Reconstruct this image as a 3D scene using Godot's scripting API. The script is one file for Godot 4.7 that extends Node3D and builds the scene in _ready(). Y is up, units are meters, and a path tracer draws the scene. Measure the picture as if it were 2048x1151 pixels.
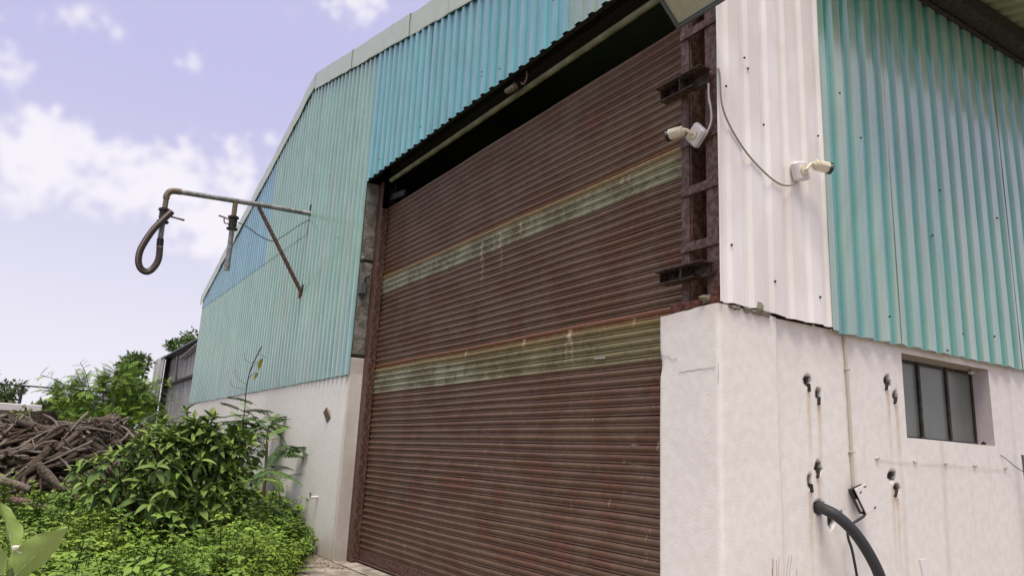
extends Node3D
# A steel-clad warehouse corner with a tall roller shutter, overgrown yard to the left. Metres, y up, origin at the foot of the pillar corner.

var M := {}
var used := {}
var rng := RandomNumberGenerator.new()
var nz := FastNoiseLite.new()
var warehouse: Node3D

# ---------------------------------------------------------------- naming
func numbered(called: String) -> String:
	if not used.has(called):
		used[called] = 0
		return called
	used[called] += 1
	return "%s_%03d" % [called, used[called]]

func tag(o: Node, label: String, category := "", group := "", kind := "") -> Node:
	if label != "":
		o.set_meta("label", label)
	if category != "":
		o.set_meta("category", category)
	if group != "":
		o.set_meta("group", group)
	if kind != "":
		o.set_meta("kind", kind)
	return o

func thing(called: String, label: String, category: String, at := Vector3.ZERO, group := "") -> Node3D:
	var o := Node3D.new()
	o.name = numbered(called)
	add_child(o)
	o.position = at
	tag(o, label, category, group)
	return o

func put(called: String, mesh: Mesh, mat: Material, parent: Node = null) -> MeshInstance3D:
	var o := MeshInstance3D.new()
	o.mesh = mesh
	if mat != null:
		o.material_override = mat
	if parent == null:
		o.name = numbered(called)
		add_child(o)
	else:
		o.name = called
		parent.add_child(o, true)
	return o

func holder(called: String, parent: Node) -> Node3D:
	var o := Node3D.new()
	o.name = called
	parent.add_child(o, true)
	return o

# ---------------------------------------------------------------- mesh building
func mb() -> SurfaceTool:
	var st := SurfaceTool.new()
	st.begin(Mesh.PRIMITIVE_TRIANGLES)
	return st

func tri(st: SurfaceTool, a: Vector3, b: Vector3, c: Vector3, out: Vector3, col := Color.WHITE) -> void:
	var g := (c - a).cross(b - a)
	if g.dot(out) < 0.0:
		var t := b
		b = c
		c = t
		g = -g
	g = g.normalized()
	for p in [a, b, c]:
		st.set_normal(g)
		st.set_color(col)
		st.set_uv(Vector2(p.x + p.z, p.y))
		st.add_vertex(p)

func quad(st: SurfaceTool, a: Vector3, b: Vector3, c: Vector3, d: Vector3, out: Vector3, col := Color.WHITE) -> void:
	tri(st, a, b, c, out, col)
	tri(st, a, c, d, out, col)

# box with chamfered edges
func box(st: SurfaceTool, c: Vector3, size: Vector3, basis := Basis(), bev := 0.004, col := Color.WHITE) -> void:
	var h := size * 0.5
	var k: float = minf(bev, minf(h.x, minf(h.y, h.z)) * 0.6)
	var ax := [Vector3.RIGHT, Vector3.UP, Vector3.BACK]
	var hs := [h.x, h.y, h.z]
	for i in 3:
		var j: int = (i + 1) % 3
		var l: int = (i + 2) % 3
		for s in [-1.0, 1.0]:
			var n: Vector3 = ax[i] * s
			var base: Vector3 = n * hs[i]
			var u: Vector3 = ax[j] * (hs[j] - k)
			var v: Vector3 = ax[l] * (hs[l] - k)
			quad(st, c + basis * (base - u - v), c + basis * (base + u - v), c + basis * (base + u + v), c + basis * (base - u + v), basis * n, col)
			for s2 in [-1.0, 1.0]:
				var n2: Vector3 = ax[j] * s2
				var p1: Vector3 = n * hs[i] + n2 * (hs[j] - k)
				var p2: Vector3 = n * (hs[i] - k) + n2 * hs[j]
				quad(st, c + basis * (p1 - v), c + basis * (p1 + v), c + basis * (p2 + v), c + basis * (p2 - v), basis * (n + n2), col)
				for s3 in [-1.0, 1.0]:
					if i == 0:
						var n3: Vector3 = ax[l] * s3
						tri(st, c + basis * (n * hs[i] + n2 * (hs[j] - k) + n3 * (hs[l] - k)), c + basis * (n * (hs[i] - k) + n2 * hs[j] + n3 * (hs[l] - k)), c + basis * (n * (hs[i] - k) + n2 * (hs[j] - k) + n3 * hs[l]), basis * (n + n2 + n3), col)

func boxm(c: Vector3, size: Vector3, bev := 0.004, basis := Basis()) -> ArrayMesh:
	var st := mb()
	box(st, c, size, basis, bev)
	return st.commit()

# tube along points; one radius for all or a list
func tube(st: SurfaceTool, pts: Array, radius, sides := 10, caps := true, col := Color.WHITE, rough := 0.0) -> void:
	var n := pts.size()
	var nrm := Vector3.ZERO
	var rings := []
	var normals := []
	var length := 0.0
	var lens := []
	for i in n:
		var t: Vector3
		if i == 0:
			t = pts[1] - pts[0]
		elif i == n - 1:
			t = pts[n - 1] - pts[n - 2]
		else:
			t = (pts[i + 1] - pts[i]).normalized() + (pts[i] - pts[i - 1]).normalized()
		t = t.normalized()
		if i == 0:
			nrm = t.cross(Vector3.UP if absf(t.y) < 0.9 else Vector3.RIGHT).normalized()
		else:
			nrm = (nrm - t * nrm.dot(t)).normalized()
			length += (pts[i] - pts[i - 1]).length()
		lens.append(length)
		var b := t.cross(nrm)
		var r: float = radius[i] if radius is Array else radius
		var ring := []
		var rn := []
		for k in sides:
			var a := TAU * k / sides
			var dir := nrm * cos(a) + b * sin(a)
			var rr := r
			if rough > 0.0:
				rr *= 1.0 + rough * nz.get_noise_3d(k * 37.0, i * 41.0, r * 900.0 + pts[0].x * 77.0)
			ring.append(pts[i] + dir * rr)
			rn.append(dir)
		rings.append(ring)
		normals.append(rn)
	for i in n - 1:
		for k in sides:
			var k2 := (k + 1) % sides
			var vs := [rings[i][k], rings[i + 1][k], rings[i + 1][k2], rings[i][k], rings[i + 1][k2], rings[i][k2]]
			var ns := [normals[i][k], normals[i + 1][k], normals[i + 1][k2], normals[i][k], normals[i + 1][k2], normals[i][k2]]
			var us := [Vector2(float(k) / sides, lens[i]), Vector2(float(k) / sides, lens[i + 1]), Vector2(float(k + 1) / sides, lens[i + 1]), Vector2(float(k) / sides, lens[i]), Vector2(float(k + 1) / sides, lens[i + 1]), Vector2(float(k + 1) / sides, lens[i])]
			for q in 6:
				st.set_normal(ns[q])
				st.set_uv(us[q])
				st.set_color(col)
				st.add_vertex(vs[q])
	if caps:
		for e in [0, n - 1]:
			var outd: Vector3 = (pts[0] - pts[1]) if e == 0 else (pts[n - 1] - pts[n - 2])
			for k in sides:
				tri(st, pts[e], rings[e][k], rings[e][(k + 1) % sides], outd, col)

func tubem(pts: Array, radius, sides := 10, caps := true) -> ArrayMesh:
	var st := mb()
	tube(st, pts, radius, sides, caps)
	return st.commit()

# Catmull-Rom through points
func curve(pts: Array, per := 6) -> Array:
	var out := []
	for i in pts.size() - 1:
		var p0: Vector3 = pts[maxi(i - 1, 0)]
		var p1: Vector3 = pts[i]
		var p2: Vector3 = pts[i + 1]
		var p3: Vector3 = pts[mini(i + 2, pts.size() - 1)]
		for k in per:
			out.append(p1.cubic_interpolate(p2, p0, p3, float(k) / per))
	out.append(pts[pts.size() - 1])
	return out

# grid of points -> indexed mesh. Columns run to the right and rows upwards as seen from the front.
func grid_mesh(w: int, h: int, pos: PackedVector3Array, nor: PackedVector3Array, uv: PackedVector2Array, col: PackedColorArray, skip := PackedByteArray()) -> ArrayMesh:
	var idx := PackedInt32Array()
	for j in h - 1:
		for i in w - 1:
			var a := j * w + i
			if skip.size() and skip[a]:
				continue
			idx.append_array([a, a + w, a + w + 1, a, a + w + 1, a + 1])
	var arr := []
	arr.resize(Mesh.ARRAY_MAX)
	arr[Mesh.ARRAY_VERTEX] = pos
	arr[Mesh.ARRAY_NORMAL] = nor
	arr[Mesh.ARRAY_TEX_UV] = uv
	if col.size():
		arr[Mesh.ARRAY_COLOR] = col
	arr[Mesh.ARRAY_INDEX] = idx
	var m := ArrayMesh.new()
	m.add_surface_from_arrays(Mesh.PRIMITIVE_TRIANGLES, arr)
	return m

# flat panel with displacement: U to the right, V up, N outwards; disp(s, t) -> metres, color(s, t) -> linear colour
func panel(o: Vector3, U: Vector3, V: Vector3, su: float, sv: float, cell: float, disp: Callable, color: Callable, skip = null) -> ArrayMesh:
	var N := U.cross(V)
	var w := int(ceil(su / cell)) + 1
	var h := int(ceil(sv / cell)) + 1
	var du := su / (w - 1)
	var dv := sv / (h - 1)
	var d := PackedFloat32Array()
	d.resize(w * h)
	for j in h:
		for i in w:
			d[j * w + i] = disp.call(i * du, j * dv)
	var pos := PackedVector3Array()
	var nor := PackedVector3Array()
	var uv := PackedVector2Array()
	var col := PackedColorArray()
	var sk := PackedByteArray()
	for j in h:
		for i in w:
			var k := j * w + i
			pos.append(o + U * (i * du) + V * (j * dv) + N * d[k])
			var gx := (d[j * w + mini(i + 1, w - 1)] - d[j * w + maxi(i - 1, 0)]) / (du * (mini(i + 1, w - 1) - maxi(i - 1, 0)))
			var gy := (d[mini(j + 1, h - 1) * w + i] - d[maxi(j - 1, 0) * w + i]) / (dv * (mini(j + 1, h - 1) - maxi(j - 1, 0)))
			nor.append((N - U * gx - V * gy).normalized())
			uv.append(Vector2(i * du, j * dv))
			col.append(color.call(i * du, j * dv))
			if skip != null:
				sk.append(1 if skip.call((i + 0.5) * du, (j + 0.5) * dv) else 0)
	return grid_mesh(w, h, pos, nor, uv, col, sk)

# roll-formed sheet: ribs run along V, U across, N outwards. lo/hi give the ends along V for each s.
func ribbed(o: Vector3, U: Vector3, V: Vector3, N: Vector3, s0: float, s1: float, lo: Callable, hi: Callable, rib: Array, phase: float, rows: int, color: Callable, amp := 0.003, seed_at := 0.0, sheen := Color(1, 1, 1), sheen_mix := 0.0) -> ArrayMesh:
	# rib = [pitch, crest, side, depth]
	var pitch: float = rib[0]
	var crest: float = rib[1]
	var side: float = rib[2]
	var depth: float = rib[3]
	var valley := pitch - crest - 2.0 * side
	var e := 0.0035
	var prof := []   # [s, h, ns, nh]
	var ln := Vector2(side, depth).length()
	var up := Vector2(-depth / ln, side / ln)
	var dn := Vector2(depth / ln, side / ln)
	var k := int(floor((s0 - phase) / pitch)) - 1
	while phase + k * pitch < s1:
		var b := phase + k * pitch
		var segs := [[0.0, 0.0, valley, 0.0, Vector2(0, 1)], [valley, 0.0, valley + side, depth, up], [valley + side, depth, valley + side + crest, depth, Vector2(0, 1)], [valley + side + crest, depth, pitch, 0.0, dn]]
		for g in segs:
			for q in 2:
				var f: float = e / maxf(Vector2(g[2] - g[0], g[3] - g[1]).length(), 0.001)
				var t: float = f if q == 0 else 1.0 - f
				prof.append([b + lerpf(g[0], g[2], t), lerpf(g[1], g[3], t), g[4].x, g[4].y])
		k += 1
	var cut := []
	for i in prof.size():
		var p: Array = prof[i]
		if p[0] < s0 or p[0] > s1:
			if i + 1 < prof.size() and p[0] < s0 and prof[i + 1][0] > s0:
				var t: float = (s0 - p[0]) / (prof[i + 1][0] - p[0])
				cut.append([s0, lerpf(p[1], prof[i + 1][1], t), prof[i + 1][2], prof[i + 1][3]])
			elif i > 0 and p[0] > s1 and prof[i - 1][0] < s1:
				var t: float = (s1 - prof[i - 1][0]) / (p[0] - prof[i - 1][0])
				cut.append([s1, lerpf(prof[i - 1][1], p[1], t), prof[i - 1][2], prof[i - 1][3]])
			continue
		cut.append(p)
	var w := cut.size()
	var pos := PackedVector3Array()
	var nor := PackedVector3Array()
	var uv := PackedVector2Array()
	var col := PackedColorArray()
	for j in rows + 1:
		for i in w:
			var s: float = cut[i][0]
			var a: float = lo.call(s)
			var b: float = hi.call(s)
			var t := lerpf(a, b, float(j) / rows)
			var d := amp * nz.get_noise_3d(s * 55.0, t * 38.0, seed_at)
			var gs := amp * (nz.get_noise_3d((s + 0.02) * 55.0, t * 38.0, seed_at) - nz.get_noise_3d((s - 0.02) * 55.0, t * 38.0, seed_at)) / 0.04
			var gt := amp * (nz.get_noise_3d(s * 55.0, (t + 0.02) * 38.0, seed_at) - nz.get_noise_3d(s * 55.0, (t - 0.02) * 38.0, seed_at)) / 0.04
			pos.append(o + U * s + V * t + N * (cut[i][1] + d))
			nor.append((U * (cut[i][2] - gs) + N * cut[i][3] - V * gt).normalized())
			uv.append(Vector2(s, t))
			var cc: Color = color.call(s, t)
			# sky sheen painted as a paler colour on the outer faces of the ribs
			if sheen_mix > 0.0 and cut[i][1] > depth * 0.9:
				cc = cc.lerp(sheen, sheen_mix * (0.8 + 0.5 * nz.get_noise_2d(s * 120.0, t * 12.0)))
			col.append(cc)
	return grid_mesh(w, rows + 1, pos, nor, uv, col)

# ---------------------------------------------------------------- textures and materials
func noise(freq: float, octaves := 4, sd := 1, kind := FastNoiseLite.TYPE_SIMPLEX_SMOOTH) -> FastNoiseLite:
	var n := FastNoiseLite.new()
	n.noise_type = kind
	n.frequency = freq
	n.seed = sd
	n.fractal_type = FastNoiseLite.FRACTAL_FBM
	n.fractal_octaves = octaves
	return n

func noise_tex(size: int, freq: float, octaves: int, sd: int, a: Color, b: Color, lo := 0.25, hi := 0.75) -> Texture2D:
	var im := noise(freq, octaves, sd).get_seamless_image(size, size)
	var src := im.get_data()
	var data := PackedByteArray()
	data.resize(size * size * 3)
	for i in size * size:
		var t: float = clampf((src[i] / 255.0 - lo) / (hi - lo), 0.0, 1.0)
		data[i * 3] = int(255.0 * lerpf(a.r, b.r, t))
		data[i * 3 + 1] = int(255.0 * lerpf(a.g, b.g, t))
		data[i * 3 + 2] = int(255.0 * lerpf(a.b, b.b, t))
	return ImageTexture.create_from_image(Image.create_from_data(size, size, false, Image.FORMAT_RGB8, data))

func bump_tex(size: int, freq: float, octaves: int, sd: int, strength: float) -> Texture2D:
	var im := noise(freq, octaves, sd).get_seamless_image(size, size)
	im.convert(Image.FORMAT_RGBA8)
	im.bump_map_to_normal_map(strength)
	return ImageTexture.create_from_image(im)

# vertical streaks: long in v, short in u; wraps in u
func streak_tex(w: int, h: int, sd: int, a: Color, b: Color) -> Texture2D:
	var n := noise(1.0, 4, sd)
	var data := PackedByteArray()
	data.resize(w * h * 3)
	for y in h:
		for x in w:
			var an := TAU * x / w
			var bn := TAU * y / h
			var v := n.get_noise_3d(cos(an) * 9.0, sin(an) * 9.0 + cos(bn) * 0.35, sin(bn) * 0.35 + 3.0) * 0.6 + n.get_noise_3d(cos(an) * 2.0 + 7.0, sin(an) * 2.0 + cos(bn) * 1.1, sin(bn) * 1.1) * 0.7
			var t := clampf(0.5 + v * 0.8, 0.0, 1.0)
			var i := (y * w + x) * 3
			data[i] = int(255.0 * lerpf(a.r, b.r, t))
			data[i + 1] = int(255.0 * lerpf(a.g, b.g, t))
			data[i + 2] = int(255.0 * lerpf(a.b, b.b, t))
	return ImageTexture.create_from_image(Image.create_from_data(w, h, false, Image.FORMAT_RGB8, data))

func lin(r: float, g: float, b: float) -> Color:
	return Color(r, g, b).linear_to_srgb()

func mat(called: String, col: Color, rough: float, metal := 0.0, spec := 0.5) -> StandardMaterial3D:
	var m := StandardMaterial3D.new()
	m.resource_name = called
	m.albedo_color = col
	m.roughness = rough
	m.metallic = metal
	m.metallic_specular = spec
	M[called] = m
	return m

func triplanar(m: StandardMaterial3D, scale: float, albedo: Texture2D, normal: Texture2D = null, strength := 1.0) -> void:
	m.uv1_triplanar = true
	m.uv1_world_triplanar = true
	m.uv1_scale = Vector3.ONE * scale
	m.albedo_texture = albedo
	if normal != null:
		m.normal_enabled = true
		m.normal_texture = normal
		m.normal_scale = strength

func make_materials() -> void:
	var mottle := noise_tex(512, 0.012, 5, 11, Color(0.975, 0.97, 0.965), Color(1, 1, 1))
	var grime := noise_tex(512, 0.008, 5, 12, Color(0.78, 0.77, 0.75), Color(1, 1, 1), 0.3, 0.7)
	var rust := noise_tex(512, 0.02, 5, 13, Color(0.72, 0.62, 0.55), Color(1.0, 1.0, 1.0), 0.3, 0.7)
	var grain := bump_tex(512, 0.06, 4, 14, 6.0)
	var coarse := bump_tex(512, 0.03, 4, 15, 5.0)
	# painted sheet: vertex colour is the paint with crest sheen, streaks of wear multiply it
	var wear := streak_tex(512, 512, 21, Color(0.86, 0.87, 0.86), Color(1, 1, 1))
	var sheet := mat("painted_sheet", Color.WHITE, 0.26, 0.0, 0.66)
	sheet.clearcoat_enabled = true
	sheet.clearcoat = 0.8
	sheet.clearcoat_roughness = 0.16
	sheet.vertex_color_use_as_albedo = true
	sheet.albedo_texture = wear
	sheet.uv1_scale = Vector3(0.33, 0.21, 1)
	var gloss := mat("teal_sheet", Color.WHITE, 0.22, 0.0, 0.74)
	gloss.clearcoat_enabled = true
	gloss.clearcoat = 1.0
	gloss.clearcoat_roughness = 0.14
	gloss.vertex_color_use_as_albedo = true
	gloss.albedo_texture = wear
	gloss.uv1_scale = Vector3(0.33, 0.21, 1)
	var white := mat("white_sheet", Color.WHITE, 0.6, 0.0, 0.35)
	white.vertex_color_use_as_albedo = true
	white.albedo_texture = noise_tex(256, 0.01, 4, 22, Color(0.95, 0.94, 0.93), Color(1, 1, 1))
	white.uv1_scale = Vector3(0.7, 0.3, 1)
	var trim := mat("flashing", lin(0.50, 0.57, 0.46), 0.35, 0.0, 0.5)
	triplanar(trim, 0.6, mottle)
	var pl := mat("plaster", Color.WHITE, 0.9, 0.0, 0.3)
	pl.vertex_color_use_as_albedo = true
	triplanar(pl, 1.3, mottle, grain, 0.11)
	var rawc := mat("raw_concrete", lin(0.27, 0.255, 0.23), 0.92, 0.0, 0.3)
	triplanar(rawc, 0.9, grime, coarse, 0.7)
	var slab := mat("yard_concrete", lin(0.48, 0.42, 0.37), 0.95, 0.0, 0.3)
	triplanar(slab, 0.7, grime, grain, 0.8)
	var soil := mat("soil", lin(0.10, 0.085, 0.05), 1.0, 0.0, 0.2)
	triplanar(soil, 0.35, grime, coarse, 1.5)
	var brown := mat("brown_steel", lin(0.15, 0.092, 0.074), 0.55, 0.0, 0.45)
	triplanar(brown, 1.3, rust, grain, 0.35)
	var dark := mat("dark_steel", lin(0.048, 0.046, 0.043), 0.5, 0.0, 0.4)
	triplanar(dark, 1.3, rust, grain, 0.35)
	mat("bracket_steel", lin(0.085, 0.062, 0.052), 0.55, 0.0, 0.4)
	triplanar(M["bracket_steel"], 1.3, rust, grain, 0.3)
	var redst := mat("red_rust", lin(0.15, 0.065, 0.048), 0.75, 0.0, 0.35)
	triplanar(redst, 1.6, rust, grain, 0.5)
	var grey := mat("grey_pipe", lin(0.36, 0.36, 0.36), 0.42, 0.35, 0.5)
	triplanar(grey, 1.7, grime)
	var greenpipe := mat("olive_pipe", lin(0.30, 0.30, 0.19), 0.5, 0.0, 0.5)
	triplanar(greenpipe, 0.8, grime)
	mat("worn_pipe", lin(0.27, 0.23, 0.16), 0.6, 0.1, 0.5)
	triplanar(M["worn_pipe"], 2.5, rust)
	mat("rubber", lin(0.028, 0.03, 0.034), 0.62, 0.0, 0.5)
	mat("hose_brown", lin(0.075, 0.05, 0.04), 0.45, 0.0, 0.5)
	mat("pale_stripe", lin(0.42, 0.33, 0.27), 0.6)
	mat("cream_plastic", lin(0.72, 0.66, 0.50), 0.4, 0.0, 0.5)
	mat("white_plastic", lin(0.70, 0.66, 0.64), 0.42, 0.0, 0.5)
	mat("faint_wire", lin(0.55, 0.50, 0.45), 0.8)
	mat("black_plastic", lin(0.015, 0.016, 0.018), 0.3, 0.0, 0.5)
	mat("grey_cable", lin(0.27, 0.25, 0.20), 0.5)
	mat("cream_conduit", lin(0.52, 0.48, 0.38), 0.5)
	mat("dark_inside", lin(0.05, 0.046, 0.042), 0.9, 0.0, 0.2)
	mat("green_wire", lin(0.03, 0.07, 0.05), 0.5)
	mat("galvanised", lin(0.42, 0.43, 0.43), 0.38, 0.6, 0.5)
	mat("lamp_body", lin(0.11, 0.12, 0.12), 0.45, 0.2, 0.5)
	mat("lamp_reflector", lin(0.44, 0.42, 0.23), 0.5, 0.0, 0.6)
	var lens := mat("lamp_glass", Color(1, 1, 1, 0.12), 0.05, 0.0, 0.5)
	lens.transparency = BaseMaterial3D.TRANSPARENCY_ALPHA
	var pane := mat("dusty_pane", lin(0.15, 0.165, 0.142), 0.28, 0.0, 0.5)
	triplanar(pane, 0.5, mottle)
	var oldsheet := mat("old_grey_sheet", Color.WHITE, 0.55, 0.1, 0.5)
	oldsheet.vertex_color_use_as_albedo = true
	oldsheet.albedo_texture = wear
	oldsheet.uv1_scale = Vector3(0.4, 0.3, 1)
	var bark := mat("dry_bark", Color.WHITE, 0.95, 0.0, 0.2)
	bark.vertex_color_use_as_albedo = true
	bark.albedo_texture = streak_tex(256, 256, 31, Color(0.55, 0.53, 0.51), Color(1, 1, 1))
	bark.uv1_scale = Vector3(2, 2.5, 1)
	bark.normal_enabled = true
	bark.normal_scale = 2.0
	var bn := noise(0.03, 4, 32).get_seamless_image(256, 256)
	bn.convert(Image.FORMAT_RGBA8)
	bn.bump_map_to_normal_map(7.0)
	bark.normal_texture = ImageTexture.create_from_image(bn)
	for v in 5:
		var c: Array = [[0.165, 0.25, 0.06], [0.13, 0.205, 0.055], [0.23, 0.315, 0.07], [0.30, 0.38, 0.085], [0.10, 0.165, 0.05]][v]
		var lf := mat("leaf_%d" % v, lin(c[0], c[1], c[2]), 0.62, 0.0, 0.3)
		lf.backlight = lin(c[0] * 1.6, c[1] * 1.7, c[2] * 1.2)
		lf.cull_mode = BaseMaterial3D.CULL_DISABLED
	var vl := mat("leaf_tinted", Color.WHITE, 0.55, 0.0, 0.4)
	vl.vertex_color_use_as_albedo = true
	vl.backlight = lin(0.34, 0.44, 0.10)
	vl.cull_mode = BaseMaterial3D.CULL_DISABLED
	var stem := mat("stem", lin(0.16, 0.125, 0.075), 0.85, 0.0, 0.3)
	stem.albedo_texture = M["dry_bark"].albedo_texture
	mat("green_stem", lin(0.11, 0.14, 0.05), 0.7, 0.0, 0.3)
	mat("yellow_leaf", lin(0.42, 0.36, 0.04), 0.6)
	mat("pale_bloom", lin(0.72, 0.70, 0.52), 0.7)

# ---------------------------------------------------------------- sky
func make_sky() -> Image:
	var w := 1536
	var h := 768
	var n1 := noise(1.0, 5, 5)
	var n2 := noise(1.0, 4, 9)
	# [direction, angular size, strength] of the cloud banks
	var banks := [[-0.921, 0.386, 0.080, 0.026, 1.00], [-0.918, 0.388, 0.101, 0.028, 1.00], [-0.893, 0.440, -0.091, 0.020, 0.90], [-0.891, 0.451, 0.048, 0.033, 0.75], [-0.886, 0.464, 0.022, 0.027, 0.60], [-0.842, 0.512, -0.170, 0.030, 0.80], [-0.822, 0.525, -0.220, 0.030, 0.70], [-0.804, 0.531, -0.270, 0.033, 0.80], [-0.894, 0.447, -0.020, 0.017, 0.50], [-0.956, 0.286, 0.063, 0.040, 0.80], [-0.963, 0.265, 0.051, 0.033, 0.80], [-0.951, 0.309, 0.015, 0.040, 1.00], [-0.953, 0.301, -0.021, 0.040, 1.00], [-0.947, 0.315, -0.061, 0.037, 1.00], [-0.942, 0.322, -0.097, 0.037, 1.00], [-0.937, 0.319, -0.142, 0.040, 1.00], [-0.927, 0.331, -0.174, 0.030, 0.80], [-0.949, 0.274, -0.156, 0.040, 0.90], [-0.951, 0.248, -0.184, 0.037, 0.80], [-0.953, 0.288, -0.098, 0.033, 0.60], [-0.963, 0.230, -0.141, 0.040, 0.50], [-0.974, 0.227, 0.011, 0.023, 0.35], [-0.907, 0.366, -0.207, 0.020, 0.50], [-0.883, 0.415, -0.220, 0.017, 0.40], [-0.963, 0.263, -0.059, 0.040, 0.40]]
	var data := PackedFloat32Array()
	data.resize(w * h * 3)
	for y in h:
		var th := PI * (y + 0.5) / h
		var cy := cos(th)
		var e := rad_to_deg(PI * 0.5 - th)
		var t1 := smoothstep(-1.0, 27.0, e)
		var t2 := smoothstep(25.0, 90.0, e)
		var base := Vector3(0.79, 0.775, 0.845).lerp(Vector3(0.50, 0.49, 0.735), t1).lerp(Vector3(0.46, 0.455, 0.70), t2)
		for x in w:
			var i := (y * w + x) * 3
			if e < -1.0:
				data[i] = 0.30
				data[i + 1] = 0.28
				data[i + 2] = 0.27
				continue
			var ph := TAU * (x + 0.5) / w
			var d := Vector3(sin(ph) * sin(th), cy, -cos(ph) * sin(th))
			var ruff := n1.get_noise_3dv(d * 13.0)
			var c := 0.0
			if d.x < -0.7 and absf(d.z) < 0.45 and d.y < 0.62:
				for b in banks:
					var q := Vector3(b[0] - d.x, b[1] - d.y, b[2] - d.z) + Vector3(0.0, 0.02, 0.02) * ruff
					c += b[4] * exp(-q.length_squared() / (b[3] * b[3]))
				c = smoothstep(0.30, 1.15, minf(c, 1.15) * 0.85 + (0.75 * ruff + 0.55 * n2.get_noise_3dv(d * 42.0)) * smoothstep(0.02, 0.35, c))
				var f := smoothstep(0.45, 0.36, absf(d.z)) * smoothstep(0.62, 0.55, d.y)
				c *= f
			else:
				c = smoothstep(0.02, 0.5, n1.get_noise_3dv(Vector3(d.x, d.y * 1.8, d.z) * 3.2 + Vector3(4, 1, 2)) + 0.25 * n2.get_noise_3dv(d * 14.0)) * smoothstep(0.0, 12.0, e)
			var out := base.lerp(Vector3(0.86, 0.83, 0.885), c * 0.88)
			data[i] = out.x
			data[i + 1] = out.y
			data[i + 2] = out.z
	return Image.create_from_data(w, h, false, Image.FORMAT_RGBF, data.to_byte_array())

# ---------------------------------------------------------------- roof line of the gable
func roof_y(x: float) -> float:
	if x < -10.98:
		return 9.37 - (-10.98 - x) * 0.3155
	if x < -6.0:
		return 9.37 - (x + 10.98) * 0.231
	return 9.37 - 4.98 * 0.231 - (x + 6.0) * 0.2345

func _ready() -> void:
	rng.seed = 20240
	nz.noise_type = FastNoiseLite.TYPE_SIMPLEX_SMOOTH
	nz.frequency = 0.02
	nz.seed = 3
	nz.fractal_octaves = 3
	# camera
	var cam := Camera3D.new()
	cam.name = "camera"
	add_child(cam)
	cam.position = Vector3(3.735, 1.6, 4.1)
	cam.rotation_degrees = Vector3(12.7045, 58.0619, 2.6972)
	cam.fov = 41.87
	cam.near = 0.05
	cam.far = 900.0
	cam.current = true
	# sky
	var we := WorldEnvironment.new()
	we.name = "world"
	var env := Environment.new()
	env.background_mode = Environment.BG_SKY
	var sky := Sky.new()
	var pano := PanoramaSkyMaterial.new()
	pano.panorama = ImageTexture.create_from_image(make_sky())
	sky.sky_material = pano
	env.sky = sky
	env.background_energy_multiplier = 0.51
	env.tonemap_mode = Environment.TONE_MAPPER_LINEAR
	env.tonemap_exposure = 2.2
	env.sdfgi_enabled = true
	env.ssao_enabled = true
	env.ssil_enabled = true
	we.environment = env
	add_child(we)
	# sun behind thin cloud: broad and soft
	var sun := DirectionalLight3D.new()
	sun.name = "sun"
	sun.light_energy = 0.5
	sun.light_color = Color(1.0, 0.97, 0.89)
	sun.light_angular_distance = 30.0
	sun.shadow_enabled = true
	add_child(sun)
	sun.look_at_from_position(Vector3(0.27, 0.92, 0.25) * 20.0, Vector3.ZERO)
	make_materials()
	build_ground()
	build_warehouse()
	build_fittings()
	build_pipes()
	build_background()
	build_woodpile()
	build_plants()

# ---------------------------------------------------------------- ground
func build_ground() -> void:
	var st := mb()
	quad(st, Vector3(-450, -0.06, -450), Vector3(450, -0.06, -450), Vector3(450, -0.06, 450), Vector3(-450, -0.06, 450), Vector3.UP)
	tag(put("ground", st.commit(), M["soil"]), "bare earth under the weeds", "", "", "structure")
	# worn edge of the concrete apron before the door
	var rim := []
	var pts := [Vector3(-8.75, 0, 0.0), Vector3(-8.1, 0, 0.25), Vector3(-7.3, 0, 0.62), Vector3(-6.2, 0, 1.05), Vector3(-4.8, 0, 1.6), Vector3(-3.2, 0, 2.3), Vector3(-1.5, 0, 3.3), Vector3(-0.4, 0, 5.2), Vector3(0.2, 0, 9.0)]
	for p in curve(pts, 8):
		rim.append(p + Vector3(nz.get_noise_2d(p.x * 90.0, 3.0), 0, nz.get_noise_2d(p.x * 90.0, 40.0)) * 0.08)
	st = mb()
	for i in rim.size() - 1:
		var a: Vector3 = rim[i]
		var b: Vector3 = rim[i + 1]
		var c := Vector3(9.0, 0, b.z)
		var d := Vector3(9.0, 0, a.z)
		if a.z < 0.0:
			continue
		quad(st, a, b, c, d, Vector3.UP)
		quad(st, a, b, b + Vector3(0, -0.1, 0), a + Vector3(0, -0.1, 0), Vector3(-0.4, 0, 0.9))
	quad(st, Vector3(-7.6, 0, 0.0), Vector3(9.0, 0, 0.0), Vector3(9.0, 0, -0.5), Vector3(-7.6, 0, -0.5), Vector3.UP)
	quad(st, Vector3(0.0, 0, -0.5), Vector3(9.0, 0, -0.5), Vector3(9.0, 0, -12.0), Vector3(0.0, 0, -12.0), Vector3.UP)
	tag(put("concrete_apron", st.commit(), M["yard_concrete"]), "pale dusty concrete apron before the door", "", "", "structure")

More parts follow.
